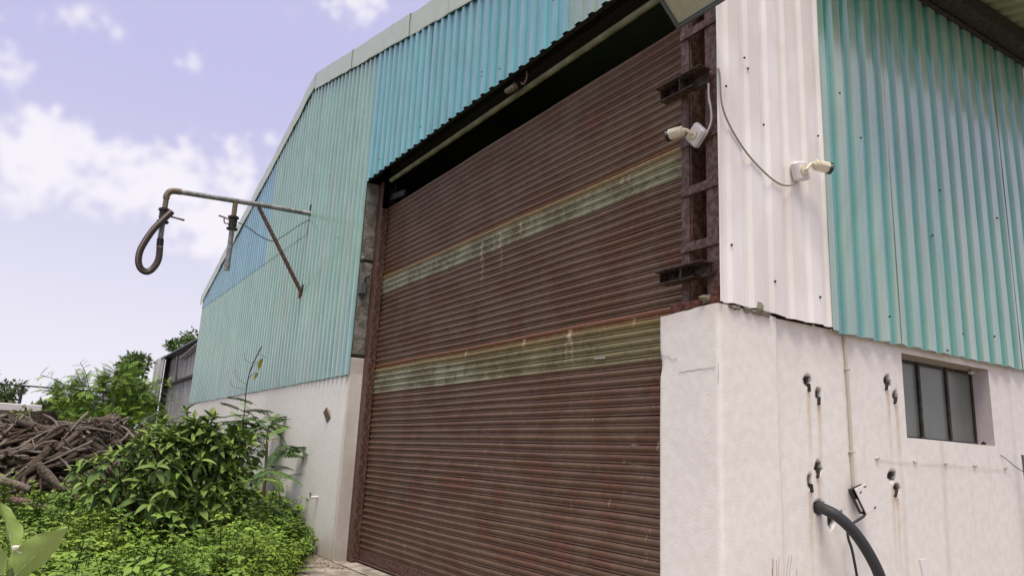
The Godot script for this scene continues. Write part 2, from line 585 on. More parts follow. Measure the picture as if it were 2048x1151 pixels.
# wall skin that follows a plan path (runs to the right as seen from outside)
func path_panel(path: Array, y0: float, top: Callable, cell: float, disp: Callable, color: Callable, cap := false) -> ArrayMesh:
	var w := path.size()
	var run := [0.0]
	for i in range(1, w):
		run.append(run[i - 1] + (path[i] - path[i - 1]).length())
	var h := int(ceil((top.call(0.0) - y0) / cell)) + 1
	var pos := PackedVector3Array()
	for j in h:
		for i in w:
			var a: Vector3 = path[maxi(i - 1, 0)]
			var b: Vector3 = path[mini(i + 1, w - 1)]
			var n := (b - a).cross(Vector3.UP).normalized()
			var y := lerpf(y0, top.call(run[i]), float(j) / (h - 1))
			pos.append(path[i] + Vector3(0, y, 0) + n * disp.call(run[i], y))
	var nor := PackedVector3Array()
	var uv := PackedVector2Array()
	var col := PackedColorArray()
	for j in h:
		for i in w:
			var gu := pos[j * w + mini(i + 1, w - 1)] - pos[j * w + maxi(i - 1, 0)]
			var gv := pos[mini(j + 1, h - 1) * w + i] - pos[maxi(j - 1, 0) * w + i]
			nor.append(gu.cross(gv).normalized())
			uv.append(Vector2(run[i], pos[j * w + i].y))
			col.append(color.call(run[i], pos[j * w + i].y))
	var m := grid_mesh(w, h, pos, nor, uv, col)
	if cap:
		var st := mb()
		st.append_from(m, 0, Transform3D())
		var c := Vector3.ZERO
		for i in w:
			c += pos[(h - 1) * w + i] / w
		c.y -= 0.01
		for i in w - 1:
			tri(st, c, pos[(h - 1) * w + i], pos[(h - 1) * w + i + 1], Vector3.UP, color.call(run[i], top.call(run[i])))
		m = st.commit()
	return m

func dense(pts: Array, step: float, r := 0.025) -> Array:
	# straight runs with rounded corners
	var raw := [pts[0]]
	for i in range(1, pts.size() - 1):
		var p: Vector3 = pts[i]
		var a: Vector3 = (pts[i - 1] - p).normalized()
		var b: Vector3 = (pts[i + 1] - p).normalized()
		for k in 5:
			var t := k / 4.0
			raw.append((p + a * r).lerp(p, t).lerp(p.lerp(p + b * r, t), t))
	raw.append(pts[pts.size() - 1])
	var out := [raw[0]]
	for i in range(1, raw.size()):
		var n := maxi(1, int((raw[i] - raw[i - 1]).length() / step))
		for k in n:
			out.append(raw[i - 1].lerp(raw[i], float(k + 1) / n))
	return out

const PITS := [[-1.04, 2.3, 0.043, 0.043, 0.05], [-1.165, 2.205, 0.031, 0.0387, -0.1], [-2.12, 2.395, 0.0473, 0.0473, -0.4], [-2.235, 2.29, 0.0344, 0.0387, -0.35], [-1.125, 1.64, 0.0387, 0.0473, -0.3], [-1.015, 1.535, 0.0258, 0.0473, 0.15], [-2.1, 1.6, 0.0516, 0.0387, -0.3], [-2.16, 1.505, 0.0387, 0.0258, -0.5], [-1.255, 1.24, 0.0387, 0.0516, -0.4], [-1.385, 1.285, 0.0215, 0.0215, 0.0], [-1.12, 1.335, 0.0645, 0.0645, 0.0]]

func paint_white(s: float, y: float) -> Color:
	var n := 0.5 + 0.5 * nz.get_noise_2d(s * 60.0, y * 60.0)
	var m := 0.5 + 0.5 * nz.get_noise_2d(s * 14.0 + 200.0, y * 9.0)
	var c := Color(0.855, 0.822, 0.765)
	c = c.lerp(Color(0.77, 0.725, 0.65), smoothstep(0.45, 0.8, m) * 0.6)
	c = c.lerp(Color(0.76, 0.715, 0.665), n * 0.16)
	return c

func wall_disp(s: float, y: float) -> float:
	return 0.005 * nz.get_noise_2d(s * 30.0, y * 30.0) + 0.0012 * nz.get_noise_2d(s * 260.0 + 9.0, y * 260.0)

func build_warehouse() -> void:
	warehouse = thing("warehouse", "tall steel-clad warehouse with pale green, turquoise and white ribbed sheets over whitewashed walls", "warehouse")
	var W := warehouse
	# --- masonry
	var left := dense([Vector3(-21.15, 0, -0.6), Vector3(-21.15, 0, 0), Vector3(-7.48, 0, 0), Vector3(-7.48, 0, -0.26)], 0.07, 0.02)
	var ld := func(s: float, y: float) -> float:
		return 0.7 * wall_disp(s, y) - 0.012 * smoothstep(0.35, 0.6, nz.get_noise_2d(s * 45.0 + 70.0, y * 20.0)) * smoothstep(0.3, 0.0, absf(s - 14.27))
	var lc := func(s: float, y: float) -> Color:
		var c := paint_white(s, y)
		if s > 14.2:
			c = c.lerp(Color(0.50, 0.44, 0.40), 0.55 * smoothstep(-0.2, 0.5, nz.get_noise_2d(s * 60.0, y * 14.0)) + 0.25)
		c = c.lerp(Color(0.34, 0.33, 0.24), 0.5 * smoothstep(0.32, -0.05, y + 0.2 * nz.get_noise_1d(s * 40.0)))
		var low_patch := smoothstep(0.55, 0.40, y + 0.12 * nz.get_noise_1d(s * 50.0) + 0.16 * maxf(0.0, s - 12.6)) * smoothstep(13.0, 12.3, s)  # darker grey-olive patch low on the wall
		return c.lerp(Color(0.22, 0.22, 0.17), 0.7 * low_patch)
	put("plaster_wall", path_panel(left, -0.06, func(s): return 2.775 + 0.012 * nz.get_noise_1d(s * 120.0), 0.06, ld, lc, true), M["plaster"], W)
	# the pillar on the corner, its head cast unevenly
	var pp := dense([Vector3(-0.62, 0, -0.3), Vector3(-0.62, 0, 0), Vector3(0, 0, 0), Vector3(0, 0, -0.655), Vector3(-0.1, 0, -0.665)], 0.02, 0.04)
	var pd := func(s: float, y: float) -> float:
		return wall_disp(s, y) + 0.004 * nz.get_noise_2d(s * 90.0 + 30.0, y * 14.0) - 0.02 * exp(-pow((y - 2.36) / 0.07, 2.0)) * exp(-pow((s - 0.3) / 0.03, 2.0))
	var pc := func(s: float, y: float) -> Color:
		return paint_white(s + 30.0, y).lerp(Color(0.62, 0.55, 0.50), 0.6 * smoothstep(2.58, 2.76, y) * (0.5 + nz.get_noise_1d(s * 90.0)))
	put("pillar", path_panel(pp, -0.06, func(s): return 2.745 + 0.012 * nz.get_noise_1d(s * 160.0) + 0.02 * smoothstep(0.35, 0.9, s) - 0.025 * smoothstep(1.2, 1.6, s), 0.02, pd, pc, true), M["plaster"], W)
	# right-hand wall, with chipped-out pits and rust runs, round the window
	var rd := func(s: float, t: float) -> float:
		var z := -0.65 - s
		var y := t - 0.05
		var d := wall_disp(s + 50.0, y)
		for p in PITS:
			if absf(z - p[0]) > 0.12 or absf(y - p[1]) > 0.12:
				continue
			var q := Vector2((z - p[0]) / p[2], (y - p[1]) / p[3]).length() + 0.45 * nz.get_noise_2d(z * 420.0, y * 420.0)
			d -= 0.035 * smoothstep(1.05, 0.75, q)
		return d
	var rc := func(s: float, t: float) -> Color:
		var z := -0.65 - s
		var y := t - 0.05
		var c := paint_white(s + 60.0, y)
		c = c.lerp(Color(0.66, 0.575, 0.49), 0.55 * smoothstep(2.35, 2.75, y) * smoothstep(-0.5, 0.35, nz.get_noise_2d(s * 40.0, y * 25.0)))
		c = c.lerp(Color(0.62, 0.55, 0.50), 0.4 * smoothstep(0.3, 0.6, nz.get_noise_2d(s * 150.0, y * 6.0)))
		for i in PITS.size():
			var p: Array = PITS[i]
			if absf(z - p[0]) > 0.14:
				continue
			var below: float = p[1] - 0.08 - y
			if i < 8 and below > 0.0 and below < 0.75:
				var zz: float = z - p[0] + 0.012 * nz.get_noise_1d(y * 60.0)
				c = c.lerp(Color(0.52, 0.36, 0.15), 0.9 * exp(-pow(zz / 0.02, 2.0)) * (1.0 - below / 0.75) * (0.7 + 0.4 * nz.get_noise_2d(y * 150.0, z * 200.0)))
			if absf(y - p[1]) < 0.12:
				var q := Vector2((z - p[0]) / p[2], (y - p[1]) / p[3]).length() + 0.45 * nz.get_noise_2d(z * 420.0, y * 420.0)
				c = c.lerp(Color(0.05, 0.046, 0.038), smoothstep(1.18, 0.95, q))
		return c
	var hole := func(s: float, t: float) -> bool: return s > 1.72 and s < 3.22 and t > 1.98 and t < 2.72
	put("plaster_wall", panel(Vector3(-0.04, -0.05, -0.65), Vector3(0, 0, -1), Vector3.UP, 4.6, 2.8, 0.02, rd, rc, hole), M["plaster"], W)
	put("plaster_wall", panel(Vector3(-0.04, -0.05, -5.25), Vector3(0, 0, -1), Vector3.UP, 4.0, 2.8, 0.2, func(_s, _t): return 0.0, func(s, t): return paint_white(s + 64.6, t)), M["plaster"], W)
	var st := mb()
	quad(st, Vector3(-0.04, 2.75, -0.66), Vector3(-0.3, 2.75, -0.66), Vector3(-0.3, 2.75, -9.2), Vector3(-0.04, 2.75, -9.2), Vector3.UP, Color(0.6, 0.55, 0.5))
	quad(st, Vector3(-0.3, -0.05, -0.66), Vector3(-0.3, 2.75, -0.66), Vector3(-0.3, 2.75, -2.3), Vector3(-0.3, -0.05, -2.3), Vector3.LEFT, Color(0.3, 0.28, 0.25))
	put("wall_back", st.commit(), M["plaster"], W)
	# lumps of broken mortar on the pillar head and along the foot of the sheets
	for i in 22:
		var z := -0.12 - 0.42 * rng.randf()
		var r := rng.randf_range(0.012, 0.034)
		var y := 2.755
		if i >= 14:
			z = -0.8 - 4.2 * rng.randf()
			y = 2.745
			r *= 0.55
		if i == 3:
			z = -0.43
			r = 0.05
			y = 2.79
		lump(W, "mortar_lump", Vector3(0.005 if i < 14 else -0.02, y, z), r, Color(0.26, 0.25, 0.19) if i < 14 else Color(0.62, 0.56, 0.49))
	for c in [[[-0.60, 2.43], [-0.52, 2.415], [-0.47, 2.39], [-0.42, 2.39]], [[-0.40, 2.285], [-0.30, 2.29], [-0.2, 2.295], [-0.03, 2.30]], [[-0.005, 2.33], [-0.008, 2.24], [-0.012, 2.18]]]:
		var pts := []
		for p in c:
			pts.append(Vector3(p[0], p[1], 0.003))
		put("crack", tubem(curve(pts, 5).map(func(p): return p + Vector3(0, 0.006 * nz.get_noise_1d(p.x * 900.0), 0)), 0.0012, 4, false), M["dark_inside"], W)
	for i in 9:
		var p: Array = PITS[i]
		if i == 6 or i == 8:
			continue
		var b := Basis(Vector3.RIGHT, p[4])
		put("rusty_stub", boxm(Vector3(-0.035, p[1], p[0]) + b * Vector3(0, -0.055, 0), Vector3(0.034, 0.066, 0.018), 0.005, b), M["dark_inside"], W)
	build_window()
	build_cladding()
	build_roof()
	build_door()

func lump(parent: Node, called: String, at: Vector3, r: float, col: Color) -> void:
	var st := mb()
	var sd := rng.randf() * 100.0
	var f := func(a: float, b: float) -> Vector3:
		var d := Vector3(cos(a) * cos(b), sin(b), sin(a) * cos(b))
		return at + d * Vector3(0.9, 0.75, 1.25) * r * (1.0 + 0.9 * nz.get_noise_3dv(d * 70.0 + Vector3.ONE * sd * 9.0))
	for i in 7:
		for j in 5:
			var a0 := TAU * i / 7.0
			var a1 := TAU * (i + 1) / 7.0
			var b0 := PI * (j / 5.0 - 0.5)
			var b1 := PI * ((j + 1) / 5.0 - 0.5)
			var p0: Vector3 = f.call(a0, b0)
			quad(st, p0, f.call(a0, b1), f.call(a1, b1), f.call(a1, b0), p0 - at, col)
	put(called, st.commit(), M["plaster"], parent)

func build_window() -> void:
	var win := holder("window", warehouse)
	var st := mb()
	var white := Color(0.62, 0.56, 0.55)
	var x0 := -0.04
	var x1 := -0.26
	# reveals (head soffit rough and darker)
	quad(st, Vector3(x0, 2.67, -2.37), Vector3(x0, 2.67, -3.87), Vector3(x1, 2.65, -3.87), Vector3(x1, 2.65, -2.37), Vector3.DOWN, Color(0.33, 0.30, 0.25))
	quad(st, Vector3(x0, 1.93, -2.37), Vector3(x0, 1.93, -3.87), Vector3(x1, 1.94, -3.87), Vector3(x1, 1.94, -2.37), Vector3.UP, white)
	put("sill", st.commit(), M["plaster"], win)
	put("reveal", panel(Vector3(x1, 1.93, -3.87), Vector3(1, 0, 0), Vector3.UP, 0.22, 0.74, 0.02, func(s, t): return 0.4 * wall_disp(s + 90.0, t), func(s, t): return Color(0.60, 0.545, 0.55)), M["plaster"], win)
	put("reveal", panel(Vector3(x0, 1.93, -2.37), Vector3(-1, 0, 0), Vector3.UP, 0.22, 0.74, 0.05, func(_s, _t): return 0.0, func(_s, _t): return white), M["plaster"], win)
	# three dusty panes between steel mullions
	var edges := [-2.37, -2.9, -3.38, -3.87]
	for i in 3:
		put("pane", boxm(Vector3(-0.215, 2.29, (edges[i] + edges[i + 1]) * 0.5), Vector3(0.006, 0.72, absf(edges[i + 1] - edges[i]) - 0.01), 0.001, Basis(Vector3.UP, [0.006, -0.004, 0.008][i])), M["dusty_pane"], win)
	for z in [-2.895, -3.38]:
		st = mb()
		box(st, Vector3(-0.20, 2.29, z), Vector3(0.03, 0.72, 0.035), Basis(), 0.005)
		if z > -3.0:
			box(st, Vector3(-0.185, 1.95, z + 0.02), Vector3(0.03, 0.02, 0.09))
		put("mullion", st.commit(), M["dark_steel"], win)
	st = mb()
	box(st, Vector3(-0.215, 2.64, -3.12), Vector3(0.035, 0.03, 1.5))
	box(st, Vector3(-0.215, 1.945, -3.12), Vector3(0.03, 0.02, 1.5))
	box(st, Vector3(-0.215, 2.29, -3.855), Vector3(0.04, 0.72, 0.028))
	box(st, Vector3(-0.215, 2.29, -2.382), Vector3(0.04, 0.72, 0.024))
	put("frame", st.commit(), M["dark_steel"], win)
	put("backing", boxm(Vector3(-0.3, 2.3, -3.12), Vector3(0.02, 0.8, 1.55)), M["dark_inside"], win)
	lump(win, "debris", Vector3(-0.07, 1.945, -3.72), 0.022, Color(0.05, 0.05, 0.045))
	lump(win, "debris", Vector3(-0.10, 1.94, -3.60), 0.014, Color(0.12, 0.10, 0.09))
	lump(win, "debris", Vector3(-0.12, 2.63, -3.70), 0.03, Color(0.4, 0.37, 0.33))

func screws(called: String, list: Array, n: Vector3) -> void:
	var st := mb()
	for p in list:
		tube(st, [p - n * 0.004, p + n * 0.003, p + n * 0.0035, p + n * 0.009], [0.010, 0.0095, 0.006, 0.005], 6)
	tag(put(called, st.commit(), M["dark_steel"], warehouse), "", "", "", "stuff")

func build_cladding() -> void:
	var W := warehouse
	var RIB := [0.213, 0.062, 0.022, 0.032]
	var R2 := [0.24, 0.115, 0.026, 0.032]
	var one := func(v: float) -> Callable: return func(_s): return v
	# gable left of the door: a lower course and, over most of it, an upper one lapped on it
	var k := 0
	var x := -21.15
	while x < -7.6:
		var x1 := minf(x + 1.065, -7.5)
		var tint := 0.95 + 0.1 * rng.randf()
		var two := x < -11.2
		var low := func(s: float, t: float) -> Color:
			var c := Color(0.245, 0.475, 0.38)
			var blue := smoothstep(4.3, 2.8, t + 0.8 * nz.get_noise_2d(s * 25.0, t * 9.0))
			c = c.lerp(Color(0.26, 0.415, 0.43), 0.75 * blue)
			var wet := smoothstep(-9.4, -7.9, s + 0.25 * nz.get_noise_2d(s * 160.0, t * 5.0)) * smoothstep(4.6, 3.0, t)
			c = c.lerp(Color(0.17, 0.38, 0.45), 0.7 * wet * (0.6 + 0.8 * nz.get_noise_2d(s * 200.0, t * 8.0)))
			c = c.lerp(Color(0.40, 0.42, 0.36), 0.3 * smoothstep(0.0, 0.5, nz.get_noise_2d(s * 90.0 + 40.0, t * 6.0)))
			return c * tint
		var top := func(s): return (5.78 if two else roof_y(s) - 0.14)
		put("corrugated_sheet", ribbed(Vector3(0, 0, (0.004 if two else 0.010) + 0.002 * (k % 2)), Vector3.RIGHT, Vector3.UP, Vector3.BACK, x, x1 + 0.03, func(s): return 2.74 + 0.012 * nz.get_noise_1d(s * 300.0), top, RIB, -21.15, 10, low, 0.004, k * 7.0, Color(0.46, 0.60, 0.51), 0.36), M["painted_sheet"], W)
		if two:
			var blue_sheet := x < -13.9
			var upc := func(s: float, t: float) -> Color:
				var c := Color(0.14, 0.39, 0.51) if blue_sheet else Color(0.255, 0.465, 0.37)
				c = c.lerp(Color(0.36, 0.44, 0.40), (0.12 if blue_sheet else 0.3) * smoothstep(0.0, 0.5, nz.get_noise_2d(s * 90.0 + 40.0, t * 6.0)))
				return c * tint
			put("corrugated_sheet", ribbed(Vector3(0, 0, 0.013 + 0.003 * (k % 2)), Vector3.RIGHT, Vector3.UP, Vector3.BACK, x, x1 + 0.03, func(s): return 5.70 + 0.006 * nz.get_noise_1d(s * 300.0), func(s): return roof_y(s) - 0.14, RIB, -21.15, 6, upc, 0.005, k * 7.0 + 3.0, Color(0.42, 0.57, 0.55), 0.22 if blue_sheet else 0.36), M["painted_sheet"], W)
		x = x1
		k += 1
	# header over the door: newer turquoise sheets, one pale green one at the corner
	x = -7.455
	k = 0
	while x < -0.2:
		var x1 := minf(x + 1.065, 0.03)
		if k == 5:
			x1 = -1.92
		var tint := 0.95 + 0.1 * rng.randf()
		var green := x > -2.0
		var hc := func(s: float, t: float) -> Color:
			var c := Color(0.29, 0.48, 0.37) if green else Color(0.10, 0.43, 0.475)
			c = c.lerp(Color(0.18, 0.455, 0.48) if not green else Color(0.4, 0.45, 0.38), 0.5 * smoothstep(-0.1, 0.5, nz.get_noise_2d(s * 80.0, t * 7.0)))
			return c * tint
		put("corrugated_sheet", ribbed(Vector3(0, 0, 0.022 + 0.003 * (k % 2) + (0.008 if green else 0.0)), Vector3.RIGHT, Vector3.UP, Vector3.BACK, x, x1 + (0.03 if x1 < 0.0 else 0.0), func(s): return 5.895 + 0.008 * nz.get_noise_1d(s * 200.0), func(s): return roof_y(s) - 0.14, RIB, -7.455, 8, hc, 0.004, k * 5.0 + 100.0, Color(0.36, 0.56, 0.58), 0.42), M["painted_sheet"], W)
		x = x1
		k += 1
	# right-hand side: a white sheet at the corner, then teal
	var wc := func(s: float, t: float) -> Color:
		var c := Color(0.89, 0.855, 0.825)
		return c.lerp(Color(0.85, 0.805, 0.76), 0.5 * smoothstep(0.0, 0.6, nz.get_noise_2d(s * 60.0, t * 10.0)))
	var RW := [0.234, 0.125, 0.03, 0.026]
	put("white_corrugated_sheet", ribbed(Vector3(0.0, 0, 0.012), Vector3(0, 0, -1), Vector3.UP, Vector3.RIGHT, 0.004, 1.345, func(s): return 2.775 + 0.01 * nz.get_noise_1d(s * 200.0) - 0.02 * smoothstep(0.5, 0.7, s), one.call(6.42), RW, 0.06, 14, wc, 0.005, 300.0), M["white_sheet"], W)
	var ends := [1.29, 2.26, 3.46, 4.42, 5.16]
	for i in 4:
		var tint := 0.95 + 0.1 * rng.randf()
		var tc := func(s: float, t: float) -> Color:
			var c := Color(0.08, 0.395, 0.325)
			c = c.lerp(Color(0.13, 0.42, 0.34), 0.5 * smoothstep(-0.2, 0.5, nz.get_noise_2d(s * 70.0, t * 6.0)))
			c = c.lerp(Color(0.07, 0.31, 0.33), 0.8 * smoothstep(3.3, 2.75, t + 0.3 * nz.get_noise_1d(s * 150.0)) * smoothstep(2.6, 1.6, s))
			return c * tint
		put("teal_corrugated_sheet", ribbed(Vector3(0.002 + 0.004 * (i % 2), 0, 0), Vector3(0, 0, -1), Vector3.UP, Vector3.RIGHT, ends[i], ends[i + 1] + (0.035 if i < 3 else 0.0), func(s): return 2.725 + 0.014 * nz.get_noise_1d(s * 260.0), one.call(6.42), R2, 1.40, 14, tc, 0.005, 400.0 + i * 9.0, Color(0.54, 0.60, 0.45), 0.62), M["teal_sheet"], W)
	# the bay beyond: a white valance strip over a closed recess, coloured dark for the shade inside
	put("white_corrugated_sheet", ribbed(Vector3(0.0, 0, 0), Vector3(0, 0, -1), Vector3.UP, Vector3.RIGHT, 5.17, 8.6, one.call(5.95), one.call(6.42), RW, 0.06, 3, wc, 0.003, 320.0), M["white_sheet"], W)
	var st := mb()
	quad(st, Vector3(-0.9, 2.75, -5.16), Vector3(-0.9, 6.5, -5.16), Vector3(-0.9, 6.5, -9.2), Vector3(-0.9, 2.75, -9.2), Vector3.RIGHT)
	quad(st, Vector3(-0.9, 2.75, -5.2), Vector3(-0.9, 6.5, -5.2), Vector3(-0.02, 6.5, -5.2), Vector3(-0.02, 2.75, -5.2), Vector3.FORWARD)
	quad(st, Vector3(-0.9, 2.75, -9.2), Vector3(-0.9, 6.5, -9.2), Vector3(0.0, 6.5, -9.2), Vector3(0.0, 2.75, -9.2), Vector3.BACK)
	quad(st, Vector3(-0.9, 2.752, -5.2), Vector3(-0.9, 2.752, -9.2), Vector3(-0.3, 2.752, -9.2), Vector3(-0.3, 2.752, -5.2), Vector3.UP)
	put("dark_recess", st.commit(), M["dark_inside"], W)
	screws("screws", [Vector3(0.03, 4.50, -0.09), Vector3(0.03, 4.30, -0.52), Vector3(0.03, 4.40, -1.22), Vector3(0.03, 3.22, -0.12), Vector3(0.03, 3.02, -0.60), Vector3(0.03, 2.98, -1.15), Vector3(0.03, 4.82, -0.31), Vector3(0.03, 4.74, -0.35)], Vector3.RIGHT)
	screws("screws", [Vector3(0.036, 4.55, -1.83), Vector3(0.036, 3.85, -2.9), Vector3(0.036, 4.35, -3.1), Vector3(0.036, 4.3, -4.2), Vector3(0.036, 2.95, -2.1), Vector3(0.036, 2.95, -3.3), Vector3(0.036, 3.0, -3.9), Vector3(0.036, 4.9, -1.55)], Vector3.RIGHT)
	screws("screws", [Vector3(-2.2, 6.4, 0.058), Vector3(-3.25, 6.05, 0.058), Vector3(-3.68, 6.2, 0.058), Vector3(-3.68, 6.14, 0.058), Vector3(-5.4, 6.1, 0.058), Vector3(-6.9, 6.1, 0.058), Vector3(-8.6, 5.2, 0.04), Vector3(-9.4, 6.6, 0.04)], Vector3.BACK)
	lump(W, "torn_flap", Vector3(0.02, 2.755, -3.0), 0.03, Color(0.2, 0.18, 0.15))

func build_roof() -> void:
	var W := warehouse
	# gable flashing in lapped lengths, none of them quite flat
	var right := [-10.98, -9.95, -8.72, -7.5, -6.1, -4.75, -3.4, -2.0, -0.6, 0.06]
	var left := [-21.25, -19.2, -17.3, -15.6, -13.9, -12.4, -10.98]
	var k := 0
	for list in [left, right]:
		for i in list.size() - 1:
			var a: float = list[i]
			var b: float = list[i + 1] + 0.04
			if absf(b + 10.94) < 0.01:
				b = -10.98
			var hgt := 0.31 if list == left else 0.385
			var bend := 0.012 + 0.012 * rng.randf()
			var w := 9
			var pos := PackedVector3Array()
			var nor := PackedVector3Array()
			var uv := PackedVector2Array()
			for j in 6:
				for c in w:
					var x := lerpf(a, b, float(c) / (w - 1))
					var wob := bend * nz.get_noise_2d(x * 60.0, k * 19.0) + 0.004 * (k % 2)
					var z := 0.075 + wob
					var y := roof_y(x) + 0.35 * wob
					match j:
						0:
							y -= hgt + 0.012 * nz.get_noise_1d(x * 120.0)
							z -= 0.012
						1:
							y -= hgt - 0.014
						2:
							y -= hgt * 0.5
							z += 0.006
						3:
							y -= 0.006
						4:
							z -= 0.008
						5:
							z -= 0.3
					pos.append(Vector3(x, y, z))
					nor.append(Vector3(0.0, 1.0, 0.1).normalized() if j == 5 else (Vector3(0, 0.7, 0.7) if j == 4 else Vector3(-bend * 3.0 * nz.get_noise_2d(x * 60.0 + 30.0, k * 19.0), 0.05, 1.0).normalized()))
					uv.append(Vector2(x, y))
			put("flashing", grid_mesh(w, 6, pos, nor, uv, PackedColorArray()), M["flashing"], W)
			k += 1
	# roof slabs; the right slope runs on past the side wall as a canopy
	for s in [[-21.25, -10.98, 0.05], [-10.98, 0.06, 0.05], [0.06, 1.12, -1.15]]:
		var st := mb()
		for z in [[s[2], -18.0]]:
			var n := 8 if s[0] < 0.0 else 1
			for i in n:
				var xa := lerpf(s[0], s[1], float(i) / n)
				var xb := lerpf(s[0], s[1], float(i + 1) / n)
				var a := Vector3(xa, roof_y(xa) - 0.02, z[0])
				var b := Vector3(xb, roof_y(xb) - 0.02, z[0])
				var c := Vector3(xb, roof_y(xb) - 0.02, z[1])
				var d := Vector3(xa, roof_y(xa) - 0.02, z[1])
				var e := Vector3(0, -0.035, 0)
				quad(st, a, b, c, d, Vector3.UP)
				quad(st, a + e, b + e, c + e, d + e, Vector3.DOWN)
				quad(st, a, b, b + e, a + e, Vector3.BACK)
				if i == 0:
					quad(st, a, d, d + e, a + e, Vector3.LEFT)
				if i == n - 1:
					quad(st, b, c, c + e, b + e, Vector3.RIGHT)
		put("roof", st.commit(), M["flashing"], W)
	var sl := Vector3(1, -0.2345, 0).normalized()
	var nn := Vector3(0, 0, -1).cross(sl)
	for i in range(1, 9):
		var rc := func(s: float, t: float) -> Color: return Color(0.40, 0.45, 0.27).lerp(Color(0.27, 0.27, 0.16), smoothstep(-0.1, 0.5, nz.get_noise_2d(s * 50.0, t * 50.0)))
		put("canopy_sheet", ribbed(Vector3(0, roof_y(0.0) - 0.062, 0.0) + nn * 0.003 * (i % 2), Vector3(0, 0, -1), sl, nn, i * 1.0 + 0.15, i * 1.0 + 1.18, func(_s): return 0.02, func(_s): return 1.14, [0.2, 0.075, 0.03, 0.05], 0.0, 4, rc, 0.004, 500.0 + i), M["painted_sheet"], W)
	# eave beam and angles below the canopy
	put("eave_beam", boxm(Vector3(0.155, 6.53, -5.1), Vector3(0.19, 0.19, 7.9), 0.01), M["dark_steel"], W)
	put("eave_angle", boxm(Vector3(0.055, 6.41, -5.1), Vector3(0.05, 0.03, 7.9), 0.004), M["dark_steel"], W)
	for z in [-2.6, -5.6, -8.4]:
		put("rafter", boxm(Vector3(0.72, 6.44, z), Vector3(0.82, 0.09, 0.07), 0.006, Basis(Vector3.BACK, -0.23)), M["dark_steel"], W)
	# the unseen sides that close the hall
	var st := mb()
	box(st, Vector3(-21.05, 4.4, -9.1), Vector3(0.2, 3.6, 17.8))
	box(st, Vector3(-21.05, 1.3, -9.1), Vector3(0.22, 2.7, 17.0))
	put("side_wall", st.commit(), M["plaster"], W)
	st = mb()
	quad(st, Vector3(-21.1, -0.06, -18), Vector3(-21.1, roof_y(-21.1) - 0.05, -18), Vector3(-10.98, 9.3, -18), Vector3(-10.98, -0.06, -18), Vector3.FORWARD)
	quad(st, Vector3(-10.98, -0.06, -18), Vector3(-10.98, 9.3, -18), Vector3(-0.1, roof_y(-0.1) - 0.06, -18), Vector3(-0.1, -0.06, -18), Vector3.FORWARD)
	quad(st, Vector3(-0.1, -0.06, -9.2), Vector3(-0.1, 6.7, -9.2), Vector3(-0.1, 6.7, -18), Vector3(-0.1, -0.06, -18), Vector3.RIGHT)
	put("rear_wall", st.commit(), M["plaster"], W)
	st = mb()
	quad(st, Vector3(-21, 0.0, -0.5), Vector3(-0.2, 0.0, -0.5), Vector3(-0.2, 0.0, -18), Vector3(-21, 0.0, -18), Vector3.UP)
	put("hall_floor", st.commit(), M["dark_inside"], W)
	# lining of the side wall behind the white and teal sheets
	st = mb()
	quad(st, Vector3(-0.06, 2.76, -0.16), Vector3(-0.06, 6.7, -0.16), Vector3(-0.06, 6.7, -5.2), Vector3(-0.06, 2.76, -5.2), Vector3.LEFT)
	put("lining", st.commit(), M["dark_inside"], W)

